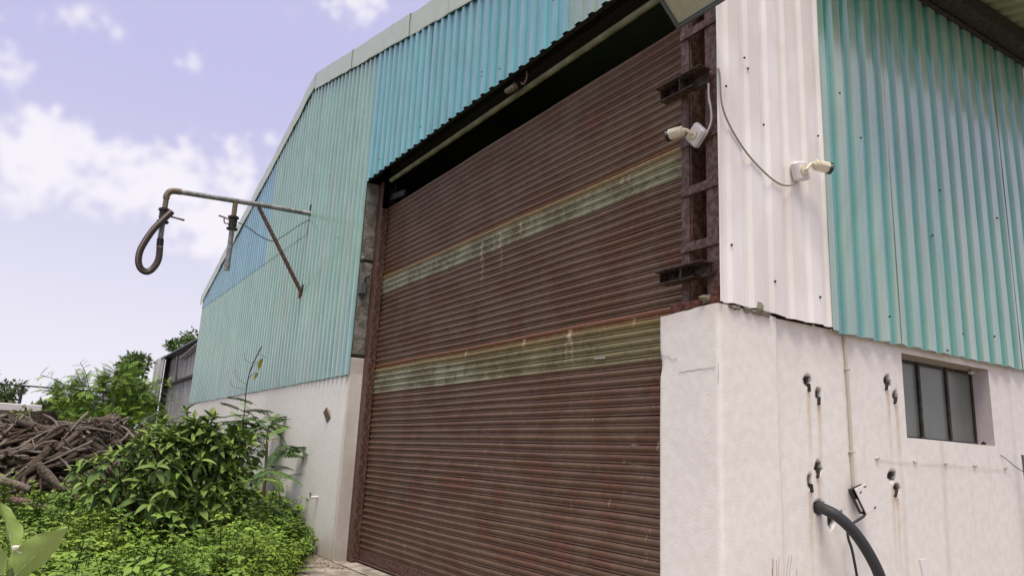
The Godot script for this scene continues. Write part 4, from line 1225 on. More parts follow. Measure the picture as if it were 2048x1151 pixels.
# ---------------------------------------------------------------- the pipe gantry that sticks out of the gable
func build_pipes() -> void:
	var g := thing("discharge_pipe", "grey overhead pipe jutting from the gable with two valves and a looped hose", "pipe", Vector3(-10.4, 6.0, 0.0))
	var R := 0.048
	put("main_pipe", tubem([Vector3(0, 0.095, -0.12), Vector3(0, 0.06, 0.98), Vector3(0, -0.018, 2.46)], R, 14), M["grey_pipe"], g)
	put("elbow", tubem(curve([Vector3(0, -0.014, 2.40), Vector3(0, -0.02, 2.50), Vector3(0.0, -0.05, 2.585), Vector3(0, -0.125, 2.625), Vector3(0, -0.19, 2.627)], 5), 0.056, 14), M["worn_pipe"], g)
	for v in [[2.627, -0.16, -0.40, -0.98], [1.455, 0.03, -0.29, -1.22]]:
		var z: float = v[0]
		put("riser", tubem([Vector3(0, v[1], z), Vector3(0, v[2], z)], 0.046, 12), M["worn_pipe"], g)
		var y: float = v[2]
		var va := holder("valve", g)
		put("flange", tubem([Vector3(0, y + 0.02, z), Vector3(0, y + 0.012, z), Vector3(0, y - 0.018, z), Vector3(0, y - 0.025, z)], [0.085, 0.10, 0.10, 0.085], 16), M["dark_steel"], va)
		put("body", tubem([Vector3(0, y - 0.02, z), Vector3(0, y - 0.06, z), Vector3(0, y - 0.11, z), Vector3(0, y - 0.15, z), Vector3(0, y - 0.2, z)], [0.06, 0.078, 0.074, 0.08, 0.058], 14), M["dark_steel"], va)
		put("flange", tubem([Vector3(0, y - 0.20, z), Vector3(0, y - 0.207, z), Vector3(0, y - 0.235, z), Vector3(0, y - 0.243, z)], [0.085, 0.10, 0.10, 0.085], 16), M["dark_steel"], va)
		if z > 2.0:
			put("handle", tubem([Vector3(0.03, y - 0.105, z - 0.06), Vector3(0.06, y - 0.12, z - 0.15), Vector3(0.06, y - 0.135, z - 0.34)], [0.014, 0.016, 0.02], 8), M["worn_pipe"], va)
		else:
			put("handle", tubem([Vector3(0.04, y - 0.08, z + 0.05), Vector3(0.06, y - 0.055, z + 0.14), Vector3(0.06, y - 0.035, z + 0.27)], [0.014, 0.014, 0.017], 8), M["worn_pipe"], va)
			put("handle_bracket", tubem(curve([Vector3(0.05, y - 0.055, z + 0.17), Vector3(0.05, y - 0.15, z + 0.15), Vector3(0.05, y - 0.14, z + 0.06)], 4), 0.012, 6), M["worn_pipe"], va)
		put("drop_pipe", tubem([Vector3(0, y - 0.24, z), Vector3(0, v[3], z - 0.005)], 0.046, 12), M["grey_pipe"], g)
		if z < 2.0:
			put("nozzle", tubem([Vector3(0, v[3] + 0.02, z), Vector3(0, v[3] - 0.06, z), Vector3(0, v[3] - 0.08, z)], [0.05, 0.055, 0.05], 12), M["grey_pipe"], g)
	# hose looped from the outer drop pipe back up to its valve
	var hp := curve([Vector3(0, -0.93, 2.62), Vector3(0, -1.02, 2.615), Vector3(0, -1.28, 2.60), Vector3(0.01, -1.45, 2.65), Vector3(0.03, -1.555, 2.74), Vector3(0.05, -1.53, 2.85), Vector3(0.07, -1.40, 2.915), Vector3(0.09, -1.18, 2.905), Vector3(0.11, -0.85, 2.78), Vector3(0.12, -0.62, 2.64), Vector3(0.12, -0.44, 2.52)], 6)
	var h := put("hose", tubem(hp, 0.056, 14), M["hose_brown"], g)
	put("clamp", tubem([Vector3(0, -1.075, 2.613), Vector3(0, -1.09, 2.612)], 0.0575, 14), M["pale_stripe"], h)
	put("cuff", tubem([Vector3(0, -0.94, 2.62), Vector3(0, -1.05, 2.614)], 0.0585, 14), M["black_plastic"], h)
	var st := mb()
	for i in range(22, hp.size() - 1):
		var p: Vector3 = hp[i]
		var q: Vector3 = hp[i + 1]
		var t := (q - p).normalized()
		var sd := t.cross(Vector3(0.83, -0.1, 0.45)).normalized()
		var lift := sd.cross(t).normalized() * 0.0565
		if lift.x < 0.0:
			lift = -lift
		quad(st, p + lift - sd * 0.006, p + lift + sd * 0.006, q + lift + sd * 0.006, q + lift - sd * 0.006, lift)
	put("stripe", st.commit(), M["pale_stripe"], h)
	put("tie", tubem(curve([Vector3(0.1, -0.60, 2.60), Vector3(0.11, -0.78, 2.63), Vector3(0.1, -0.95, 2.62)], 4), 0.004, 5), M["grey_cable"], h)
	put("brace", boxm(Vector3(0.0, -0.765, 0.523), Vector3(0.06, 1.85, 0.06), 0.004, Basis(Vector3.RIGHT, 0.578)), M["brown_steel"], g)
	put("foot", boxm(Vector3(0.0, -1.53, 0.05), Vector3(0.07, 0.16, 0.07), 0.004), M["red_rust"], g)
	put("foot_plate", boxm(Vector3(0.0, -1.61, 0.045), Vector3(0.12, 0.03, 0.02), 0.004), M["white_plastic"], g)
	# ragged openings cut in the sheets for the pipe and the brace
	put("cut_opening", boxm(Vector3(-0.02, 0.17, 0.044), Vector3(0.09, 0.22, 0.008), 0.002), M["dark_inside"], g)
	put("cut_opening", boxm(Vector3(0.04, -1.42, 0.044), Vector3(0.10, 0.15, 0.008), 0.002), M["dark_inside"], g)
	var w := put("green_wire", tubem(curve([Vector3(-10.35, 5.62, 1.38), Vector3(-10.36, 5.57, 1.20), Vector3(-10.38, 5.45, 0.95), Vector3(-10.38, 5.40, 0.70), Vector3(-10.38, 5.55, 0.5), Vector3(-10.39, 5.80, 0.25), Vector3(-10.39, 5.92, 0.1), Vector3(-10.4, 5.97, 0.03)], 5), 0.009, 6), M["green_wire"])
	tag(w, "thin green wire sagging from the inner drop valve to the gable", "wire")

# ---------------------------------------------------------------- leaves
func leaf_basis(dir: Vector3, roll := 0.0, s := 1.0) -> Basis:
	var z := dir.normalized()
	var x := Vector3.UP.cross(z)
	if x.length() < 0.05:
		x = Vector3.RIGHT
	x = x.normalized()
	var b := Basis(x, z.cross(x), z)
	return (b * Basis(Vector3.BACK, roll)).scaled_local(Vector3.ONE * s)

# blade along +Z, folded on its midrib and drooping
func leaf_into(st: SurfaceTool, xf: Transform3D, length: float, width: float, fold: float, droop: float, segs: int, col := Color.WHITE, wave := 0.0, blunt := 1.0) -> void:
	var l := []
	var m := []
	var r := []
	for i in segs + 1:
		var t := float(i) / segs
		var w := width * 0.5 * pow(sin(PI * pow(t, 0.8 * blunt)), 0.85) if i < segs else 0.0
		var y := -droop * length * t * t
		var wv := wave * sin(t * 17.0) * width
		m.append(xf * Vector3(0, y, t * length))
		l.append(xf * Vector3(-w, y + w * fold + wv, t * length))
		r.append(xf * Vector3(w, y + w * fold - wv, t * length))
	var up := xf.basis.y
	for i in segs:
		quad(st, m[i], m[i + 1], l[i + 1], l[i], up, col)
		quad(st, m[i], m[i + 1], r[i + 1], r[i], up, col)

func leaf_mesh(length: float, width: float, fold: float, droop: float, segs := 5, wave := 0.0, blunt := 1.0) -> ArrayMesh:
	var st := mb()
	leaf_into(st, Transform3D(), length, width, fold, droop, segs, Color.WHITE, wave, blunt)
	return st.commit()

# large waxy blade with a rounded cross-section and a rippled margin
func smooth_leaf(length: float, width: float) -> ArrayMesh:
	var w := 9
	var h := 19
	var pos := PackedVector3Array()
	for j in h:
		var t := j / (h - 1.0)
		var hw := width * 0.5 * maxf(pow(sin(PI * pow(t, 0.8)), 0.85), 0.02) if j < h - 1 else 0.0004
		for i in w:
			var q := i / (w - 1.0) * 2.0 - 1.0
			var y := -0.16 * length * t * t + hw * 0.42 * pow(absf(q), 1.3) + 0.05 * width * q * q * sin(t * 19.0 + q * 1.5) - 0.02 * width * sin(absf(q) * 9.0 + t * 40.0) * 0.35
			pos.append(Vector3(-hw * q, y, t * length))
	var nor := PackedVector3Array()
	var uv := PackedVector2Array()
	for j in h:
		for i in w:
			var gu := pos[j * w + mini(i + 1, w - 1)] - pos[j * w + maxi(i - 1, 0)]
			var gv := pos[mini(j + 1, h - 1) * w + i] - pos[maxi(j - 1, 0) * w + i]
			nor.append(gu.cross(gv).normalized())
			uv.append(Vector2(i, j))
	return grid_mesh(w, h, pos, nor, uv, PackedColorArray())

# feathery compound leaf along +Z
func frond_mesh(length: float, pairs: int, ll: float, lw: float, droop: float, col: Color) -> ArrayMesh:
	var st := mb()
	var pts := []
	for i in 7:
		var t := i / 6.0
		pts.append(Vector3(0, -droop * length * t * t, length * t))
	tube(st, pts, 0.0035, 4, false, Color(0.13, 0.15, 0.05))
	for i in pairs:
		var t := 0.2 + 0.8 * i / (pairs - 1.0)
		var p := Vector3(0, -droop * length * t * t, length * t)
		for s in [-1.0, 1.0]:
			var dir := Vector3(s * (1.0 - 0.35 * t), -0.18 - droop * t * 0.7, 0.45 + 0.5 * t)
			var k := 0.85 + 0.3 * rng.randf()
			leaf_into(st, Transform3D(leaf_basis(dir, s * 0.3), p), ll * (1.0 - 0.35 * absf(t - 0.5)), lw, 0.2, 0.15, 2, Color(col.r * k, col.g * k, col.b * k), 0.0, 1.15)
	return st.commit()

func multi(called: String, mesh: Mesh, xfs: Array, cols: Array, m: Material, parent: Node) -> MultiMeshInstance3D:
	var mm := MultiMesh.new()
	mm.transform_format = MultiMesh.TRANSFORM_3D
	mm.use_colors = cols.size() > 0
	mm.mesh = mesh
	mm.instance_count = xfs.size()
	for i in xfs.size():
		mm.set_instance_transform(i, xfs[i])
		if cols.size():
			mm.set_instance_color(i, cols[i])
	var o := MultiMeshInstance3D.new()
	o.name = called
	o.multimesh = mm
	o.material_override = m
	parent.add_child(o, true)
	o.set_meta("kind", "stuff")
	return o

func rdir() -> Vector3:
	return Vector3(rng.randfn(), rng.randfn(), rng.randfn()).normalized()

# ---------------------------------------------------------------- woodpile
func heap(x: float, z: float) -> float:
	var d := Vector2((x + 12.1) / 2.7, (z - 3.1) / (1.9 if z < 3.1 else 3.2)).length()
	return 1.74 * (1.0 - pow(minf(d, 1.0), 2.7)) + 0.14 * nz.get_noise_2d(x * 40.0, z * 40.0)

func log_into(st: SurfaceTool, xf: Transform3D, length: float, r: float, col: Color, fork := false) -> void:
	var pts := []
	var rad := []
	var bend := Vector2(rng.randfn(), rng.randfn()) * 0.035
	var kink := Vector2(rng.randfn(), rng.randfn()) * 0.07
	var at := rng.randf_range(0.3, 0.7)
	var ph := rng.randf() * TAU
	for i in 9:
		var t := i / 8.0
		var off := bend * sin(t * PI) + kink * (absf(t - at) - 0.3)
		pts.append(xf * Vector3(off.x * length, off.y * length, (t - 0.5) * length))
		rad.append(r * (1.0 - 0.38 * t) * (1.0 + 0.10 * sin(i * 2.3 + ph) + (0.22 if absf(t - at) < 0.07 else 0.0)))
	tube(st, pts, rad, 8, false, col, 0.6)
	# broken or sawn ends, paler than the bark
	for e in [0, 8]:
		var c: Vector3 = pts[e]
		var ax: Vector3 = (pts[e] - pts[1 if e == 0 else 7]).normalized()
		var u := ax.cross(Vector3(0.3, 0.9, 0.2)).normalized()
		var v := ax.cross(u)
		var pale := col.lerp(Color(0.50, 0.42, 0.34), rng.randf_range(0.2, 0.8))
		for k in 8:
			var a0 := TAU * k / 8.0
			var a1 := TAU * (k + 1) / 8.0
			tri(st, c + ax * rad[e] * rng.randf_range(0.0, 0.5), c + (u * cos(a0) + v * sin(a0)) * rad[e] * 0.98, c + (u * cos(a1) + v * sin(a1)) * rad[e] * 0.98, ax, pale)
	if fork:
		var p: Vector3 = pts[4]
		var d := (xf.basis * Vector3(rng.randf_range(-1, 1), rng.randf_range(-0.2, 1), 1.2)).normalized()
		tube(st, [p, p + d * length * 0.16, p + d * length * 0.3 + Vector3(0, 0.02, 0)], [r * 0.55, r * 0.42, r * 0.3], 6, true, col, 0.5)

func build_woodpile() -> void:
	var tints := [Color(0.18, 0.138, 0.11), Color(0.115, 0.09, 0.075), Color(0.26, 0.21, 0.18), Color(0.165, 0.115, 0.085), Color(0.36, 0.305, 0.27)]
	var shapes := []
	for i in 16:
		var st := mb()
		log_into(st, Transform3D(), 1.0, [0.095, 0.075, 0.11, 0.06, 0.05, 0.085, 0.07, 0.045][i % 8], tints[[0, 1, 0, 2, 3, 1, 2, 0][(i * 3) % 8]], i % 3 == 0)
		shapes.append(st.commit())
	# what lies under the logs one can see
	var st := mb()
	for i in 330:
		var x := rng.randf_range(-14.3, -9.7)
		var z := rng.randf_range(0.2, 6.2)
		var y := heap(x, z) - rng.randf_range(0.12, 0.35)
		if y < 0.0:
			continue
		var b := leaf_basis(Vector3(rng.randf_range(-0.7, 0.7), rng.randf_range(-0.25, 0.25), 1.0 if rng.randf() < 0.7 else 0.1))
		log_into(st, Transform3D(b, Vector3(x, y, z)), rng.randf_range(0.6, 1.3), rng.randf_range(0.05, 0.10), tints[i % 2 + (2 if i % 5 == 0 else 0)] * 0.9)
	tag(put("buried_logs", st.commit(), M["dry_bark"]), "jumbled grey-brown firewood inside the heap beyond the bushes", "firewood", "", "stuff")
	for i in 290:
		var x := rng.randf_range(-12.9, -9.5)
		var z := rng.randf_range(0.5, 6.0)
		var y := heap(x, z)
		if y < 0.05:
			continue
		var yaw := rng.randfn() * 0.75 + (0.35 if i % 2 else -0.25)
		var d := Vector3(sin(yaw), clampf(rng.randfn(), -1.4, 1.4) * 0.24, cos(yaw))
		# lie along the slope of the heap
		var g := (heap(x + 0.2 * d.x, z + 0.2 * d.z) - heap(x - 0.2 * d.x, z - 0.2 * d.z)) / 0.4
		d.y += clampf(g, -0.7, 0.7)
		var thick := rng.randf_range(0.26, 0.68) if i % 6 else rng.randf_range(0.8, 1.15)
		var len := rng.randf_range(0.4, 0.95) if i % 3 else rng.randf_range(0.9, 1.3)
		var o := put("log", shapes[rng.randi() % 16], M["dry_bark"])
		o.transform = Transform3D(leaf_basis(d, rng.randf() * TAU) * Basis.from_scale(Vector3(thick, thick, len)), Vector3(x, y - 0.02 + rng.randf() * 0.1, z))
		tag(o, "weathered grey-brown log in the firewood heap behind the bushes", "log", "logs in the firewood heap")
	var stick := []
	for i in 5:
		st = mb()
		log_into(st, Transform3D(), 1.0, 0.022, Color(0.46, 0.40, 0.35), i == 2)
		stick.append(st.commit())
	for i in 180:
		var x := rng.randf_range(-12.3, -9.5)
		var z := rng.randf_range(1.2, 6.2)
		var y := heap(x, z)
		if y < 0.1:
			continue
		var yaw := rng.randf_range(-1.3, 1.3)
		var o := put("stick", stick[i % 5], M["dry_bark"])
		o.transform = Transform3D(leaf_basis(Vector3(sin(yaw), rng.randfn() * 0.5, cos(yaw)), rng.randf() * TAU) * Basis.from_scale(Vector3(1, 1, rng.randf_range(0.3, 0.85))), Vector3(x + 0.1, y + 0.08, z))
		tag(o, "thin pale barkless stick lying on the firewood heap", "stick", "pale sticks on the firewood heap")
	var sp := mb()
	tube(sp, [Vector3(0, 0, 0), Vector3(0.02, 0.16, 0), Vector3(0.0, 0.34, 0.02)], [0.23, 0.2, 0.17], 10, true, Color(0.13, 0.10, 0.08), 0.5)
	var o := put("stump", sp.commit(), M["dry_bark"])
	o.position = Vector3(-12.3, heap(-12.3, 3.85) + 0.02, 3.85)
	tag(o, "dark squat stump standing on top of the firewood heap", "stump")
	for q in [[Vector3(-9.75, 0.9, 4.25), Vector3(0.15, -0.22, -1), 0.7, 0.085, Color(0.42, 0.36, 0.31), "thick pale split log at the left foot of the firewood heap"], [Vector3(-9.6, 0.95, 3.55), Vector3(0.1, -0.75, -1), 0.8, 0.06, Color(0.36, 0.29, 0.25), "pale straight log slanting down the front of the firewood heap"], [Vector3(-9.35, 0.62, 3.75), Vector3(0.1, -0.2, -1), 0.8, 0.065, Color(0.40, 0.28, 0.23), "pinkish barkless log low at the front of the firewood heap"]]:
		sp = mb()
		log_into(sp, Transform3D(), q[2], q[3], q[4])
		o = put("log", sp.commit(), M["dry_bark"])
		o.transform = Transform3D(leaf_basis(q[1]), q[0])
		tag(o, q[5], "log")

# ---------------------------------------------------------------- things beyond the yard
func tree(called: String, label: String, at: Vector3, limbs: Array, count: int, mesh: Mesh, spread: Array, s0: float, s1: float, tone: Color, lift := 0.3) -> Node3D:
	# limbs: polylines of the skeleton with radii; spread: [centre, radius] blobs that carry the leaves
	var t := thing(called, label, "tree", at)
	for i in limbs.size():
		put("trunk" if i == 0 else "branch", tubem(curve(limbs[i][0], 4), limbs[i][1], 7), M["stem"], t)
	var xfs := []
	var cols := []
	for i in count:
		var b: Array = spread[i % spread.size()]
		var d := rdir()
		var p: Vector3 = b[0] + d * b[1] * pow(rng.randf(), 0.45) * Vector3(1, 0.8, 1)
		var dir := (d + rdir() * 0.7 + Vector3(0, lift, 0)).normalized()
		xfs.append(Transform3D(leaf_basis(dir, rng.randfn() * 0.6, rng.randf_range(s0, s1)), p))
		var k := rng.randf_range(0.7, 1.3)
		cols.append(Color(tone.r * k * rng.randf_range(0.85, 1.25), tone.g * k, tone.b * k))
	multi("crown", mesh, xfs, cols, M["leaf_tinted"], t)
	return t

func leaf_clump(n: int, r: float, l: float, w: float) -> ArrayMesh:
	var st := mb()
	for i in n:
		var d := (rdir() + Vector3(0, 0, 0.7)).normalized()
		var k := rng.randf_range(0.8, 1.2)
		leaf_into(st, Transform3D(leaf_basis(d, rng.randfn() * 0.5), d * r * rng.randf()), l * rng.randf_range(0.7, 1.2), w, 0.25, 0.25, 2, Color(k, k, k))
	return st.commit()

func build_background() -> void:
	# low white building far left
	var b := thing("white_building", "low white flat-roofed building far behind the firewood heap", "building", Vector3(-26.3, 0, 0))
	put("wall", boxm(Vector3(-3.0, 1.2, 8.4), Vector3(5.6, 2.5, 9.0), 0.02), M["white_plastic"], b)
	put("roof_slab", boxm(Vector3(-2.7, 2.455, 8.4), Vector3(6.6, 0.24, 9.3), 0.02), M["white_plastic"], b)
	# grey lean-to beyond the gable
	var s := thing("lean_to_shed", "grey lean-to of old ribbed sheets beyond the far end of the warehouse", "shed", Vector3.ZERO)
	var gc := func(u: float, v: float) -> Color: return Color(0.42, 0.415, 0.40).lerp(Color(0.28, 0.255, 0.22), smoothstep(-0.1, 0.5, nz.get_noise_2d(u * 50.0, v * 12.0)))
	var RG := [0.9, 0.62, 0.1, 0.12]
	for i in 4:
		var xa := -31.0 + i * 2.6
		put("wall_sheet", ribbed(Vector3(0, 0, -0.78), Vector3.RIGHT, Vector3.UP, Vector3.BACK, xa, xa + 2.62, func(_s): return -0.1, func(_s): return 3.95, RG, 0.0, 5, gc, 0.02, 600.0 + i), M["old_grey_sheet"], s)
		put("wall_sheet", ribbed(Vector3(0, 0, -0.72), Vector3.RIGHT, Vector3.UP, Vector3.BACK, xa, xa + 2.62, func(_s): return 3.85, func(_s): return 4.95, RG, 0.3, 3, gc, 0.02, 620.0 + i), M["old_grey_sheet"], s)
	put("girt", boxm(Vector3(-25.8, 3.9, -0.58), Vector3(10.5, 0.10, 0.08)), M["dark_steel"], s)
	put("roof", boxm(Vector3(-26.2, 5.08, -1.9), Vector3(10.2, 0.06, 3.2), 0.01, Basis(Vector3.RIGHT, 0.03)), M["lamp_body"], s)
	put("post", boxm(Vector3(-31.1, 2.5, -0.62), Vector3(0.4, 5.1, 0.25)), M["dark_steel"], s)
	put("strut", tubem([Vector3(-28.3, 3.9, -0.55), Vector3(-27.9, 4.85, -0.45)], 0.05, 6), M["galvanised"], s)
	put("strut", tubem([Vector3(-27.5, 4.72, -0.5), Vector3(-22.5, 4.98, -0.4)], 0.05, 6), M["galvanised"], s)
	for q in [[4.55, 1.15, -32.0], [3.35, 1.15, -32.2], [2.1, 1.2, -32.1], [0.9, 1.2, -32.2]]:
		put("end_sheet", ribbed(Vector3(q[2] + 1.5, 0, -0.45), Vector3.RIGHT, Vector3.UP, Vector3.BACK, -2.9, 0.0, func(_s): return q[0] - q[1] * 0.5, func(_s): return q[0] + q[1] * 0.5, RG, 0.2, 2, func(u, v): return gc.call(u, v) * 1.7, 0.02, 640.0 + q[0]), M["old_grey_sheet"], s)
	# pipe rail with its post
	var r := thing("overhead_rail", "thin dark rail on a post above the low white building", "rail", Vector3(-26.2, 0, 0))
	put("rail", tubem([Vector3(0, 3.2, 9.0), Vector3(0, 3.19, 4.6), Vector3(0, 3.17, 1.8)], 0.03, 6), M["dark_steel"], r)
	put("post", tubem([Vector3(0, 0, 4.42), Vector3(0, 3.2, 4.40)], 0.05, 6), M["dark_steel"], r)
	# feathery tree behind the heap
	var fr := frond_mesh(0.36, 11, 0.09, 0.02, 0.35, Color(1, 1, 1))
	var limbs := [[[Vector3(0, 0, 0), Vector3(0.05, 1.2, 0.0), Vector3(0, 2.4, 0.05), Vector3(0.1, 3.3, 0.0)], 0.045]]
	var blobs := []
	for q in [[0.2, 3.1, -0.05, 0.42], [0.1, 2.75, 0.5, 0.45], [0.0, 2.75, -0.5, 0.45], [0.3, 2.4, 0.0, 0.55], [0.2, 2.2, 0.85, 0.45], [0.1, 2.1, -0.85, 0.5], [0.5, 1.9, 0.3, 0.6], [0.5, 1.8, -0.5, 0.6], [0.2, 1.5, 1.0, 0.5], [0.2, 1.4, -1.1, 0.5], [0.5, 1.3, 0.0, 0.7], [0.0, 2.6, 1.0, 0.28], [0.3, 1.8, -0.1, 0.8]]:
		blobs.append([Vector3(q[0], q[1], q[2]), q[3]])
	var ft := tree("feathery_tree", "bright feathery acacia-like tree behind the firewood heap", Vector3(-18.2, 0, 2.35), limbs, 2300, fr, blobs, 0.5, 0.9, Color(0.22, 0.36, 0.055), 0.4)
	# long sprays that stand out of the crown
	var sx := []
	var sc := []
	for i in 46:
		var a := rng.randf_range(-1.5, 1.5)
		var base := Vector3(rng.randf_range(-0.2, 0.5), rng.randf_range(1.5, 2.7), a * 0.55)
		var dir := Vector3(rng.randf_range(-0.25, 0.35), rng.randf_range(0.45, 1.1), a * rng.randf_range(0.3, 0.8)).normalized()
		var ln := rng.randf_range(0.7, 1.15)
		var tip := base + dir * ln + Vector3(0, -0.12, 0)
		var c := curve([base, base + dir * ln * 0.55 + Vector3(0, 0.05, 0), tip], 5)
		put("branch", tubem(c, 0.008, 5, false), M["stem"], ft)
		for k in 12:
			var p: Vector3 = c[mini(2 + int(k * 0.75), c.size() - 1)]
			var side := dir.cross(Vector3(1, 0.2, 0)).normalized() * (1.0 if k % 2 else -1.0)
			sx.append(Transform3D(leaf_basis((dir * 0.55 + side * 0.8 + rdir() * 0.35).normalized(), rng.randfn() * 0.5, rng.randf_range(0.35, 0.7)), p))
			var kk := rng.randf_range(0.8, 1.3)
			sc.append(Color(0.24 * kk, 0.38 * kk, 0.065 * kk))
	multi("sprays", fr, sx, sc, M["leaf_tinted"], ft)
	# trees further off
	var cl := leaf_clump(14, 0.22, 0.20, 0.09)
	tree("leafy_tree", "tall green tree at the left edge above the white building", Vector3(-29, 0, 6.1), [[[Vector3(0, 0, 0), Vector3(0, 1.8, -0.1), Vector3(0.1, 3.2, -0.1)], 0.07], [[Vector3(0, 2.0, 0), Vector3(0, 2.7, -0.5)], 0.035]], 260, cl, [[Vector3(0, 3.6, -0.2), 0.55], [Vector3(0, 2.9, -0.5), 0.6], [Vector3(0, 3.3, 0.6), 0.8], [Vector3(0, 2.5, 0.2), 0.7]], 0.7, 1.3, Color(0.10, 0.155, 0.04))
	tree("small_tree", "thin small tree beside the rail above the white building", Vector3(-29, 0, 4.75), [[[Vector3(0, 0, 0), Vector3(0.02, 1.7, 0.05), Vector3(0, 3.1, -0.08)], 0.06]], 60, cl, [[Vector3(0, 3.15, 0.0), 0.4], [Vector3(0, 2.8, 0.2), 0.3]], 0.6, 1.0, Color(0.085, 0.13, 0.045))
	tree("roadside_tree", "green tree just showing behind the roof of the grey lean-to", Vector3(-36, 0, -1.75), [[[Vector3(0, 0, 0), Vector3(0, 3, 0), Vector3(0, 6.6, -0.2)], 0.09], [[Vector3(0, 5.0, 0), Vector3(0, 6.0, 0.2), Vector3(0.3, 6.4, 0.6)], 0.03]], 90, cl, [[Vector3(0.3, 6.2, 0.15), 0.35], [Vector3(0, 6.7, -0.3), 0.4], [Vector3(0.2, 6.4, -0.4), 0.45], [Vector3(0.2, 6.15, 0.5), 0.2]], 0.6, 1.0, Color(0.10, 0.18, 0.045))
	tree("creeper", "leafy creeper climbing the end of the grey lean-to", Vector3(-31.2, 0, 0.3), [[[Vector3(0, 0, 0), Vector3(0, 2.5, 0.1), Vector3(0, 4.4, 0.0)], 0.05]], 330, cl, [[Vector3(0, 4.7, 0.35), 0.5], [Vector3(0, 4.0, 0.5), 0.65], [Vector3(0.2, 3.2, 0.4), 0.7], [Vector3(0.3, 2.4, 0.5), 0.8], [Vector3(0.6, 3.0, -0.1), 0.4]], 0.7, 1.2, Color(0.10, 0.17, 0.035))
	tree("shrub", "pale scrubby bush between the white building and the feathery tree", Vector3(-22.5, 0, 4.3), [[[Vector3(0, 0, 0), Vector3(0, 1.0, 0), Vector3(0.1, 1.9, 0)], 0.03]], 150, cl, [[Vector3(0, 1.9, -0.3), 0.5], [Vector3(0, 1.8, -0.9), 0.5], [Vector3(0, 1.5, 0.2), 0.5], [Vector3(0.2, 1.2, -0.6), 0.7]], 0.5, 0.9, Color(0.19, 0.20, 0.07))
	for q in [[-70.0, 24.0, 6.0], [-78.0, 12.0, 5.0], [-74.0, 1.0, 4.6], [-66.0, 38.0, 6.5]]:
		tree("distant_tree", "far green tree on the skyline past the white building", Vector3(q[0], 0, q[1]), [[[Vector3(0, 0, 0), Vector3(0, q[2] * 0.5, 0.2), Vector3(0, q[2] * 0.8, 0)], 0.15]], 260, leaf_clump(14, 0.6, 0.5, 0.25), [[Vector3(0, q[2] * 0.75, 0), 1.5], [Vector3(0, q[2] * 0.6, 2.0), 1.4], [Vector3(0, q[2] * 0.55, -2.0), 1.4], [Vector3(0, q[2] * 0.35, 0.5), 1.9]], 0.8, 1.3, Color(0.10, 0.15, 0.05)).set_meta("group", "trees on the skyline")

# ---------------------------------------------------------------- plants in the yard
func rim_x(z: float) -> float:
	# right-hand limit of the weeds, along the worn apron edge
	if z < 0.62:
		return lerpf(-8.6, -7.15, clampf(z / 0.62, 0, 1))
	if z < 2.3:
		return lerpf(-7.15, -3.0, (z - 0.62) / 1.68)
	return lerpf(-3.0, -0.6, (z - 2.3) / 2.9)

func sprig(n: int, h: float, l: float, col: Color) -> ArrayMesh:
	var st := mb()
	var top := Vector3(rng.randf_range(-0.05, 0.05), h, rng.randf_range(-0.05, 0.05))
	tube(st, [Vector3(0, -0.12, 0), top * 0.5 + Vector3(0.01, 0, 0), top], [0.004, 0.003, 0.002], 4, false, Color(0.10, 0.12, 0.04))
	for i in n:
		var t := 0.25 + 0.75 * i / (n - 1.0)
		var p := top * t + Vector3(rng.randfn() * 0.03, rng.randfn() * 0.015, rng.randfn() * 0.03) * (1.2 - 0.5 * t)
		var a := i * 2.4 + rng.randf()
		for q in 3:
			var d := Vector3(cos(a + (q - 1) * 0.95), 0.25 - 0.35 * rng.randf(), sin(a + (q - 1) * 0.95))
			var k := rng.randf_range(0.8, 1.2)
			leaf_into(st, Transform3D(leaf_basis(d, rng.randfn() * 0.3), p + d * 0.008), l * rng.randf_range(0.8, 1.15), l * 0.62, 0.22, 0.25, 2, Color(col.r * k, col.g * k, col.b * k), 0.0, 1.1)
	return st.commit()

func cover_h(x: float, z: float) -> float:
	var h := 0.38 + 0.40 * nz.get_noise_2d(x * 28.0, z * 28.0) + 0.16 * nz.get_noise_2d(x * 90.0, z * 90.0)
	h += 0.10 * smoothstep(-8.5, -11.0, x) + 0.26 * exp(-pow((x + 9.3) / 0.8, 2.0)) * smoothstep(2.2, 3.2, z)
	return h * smoothstep(-0.1, 0.55, rim_x(z) - x + 0.25) + 0.02

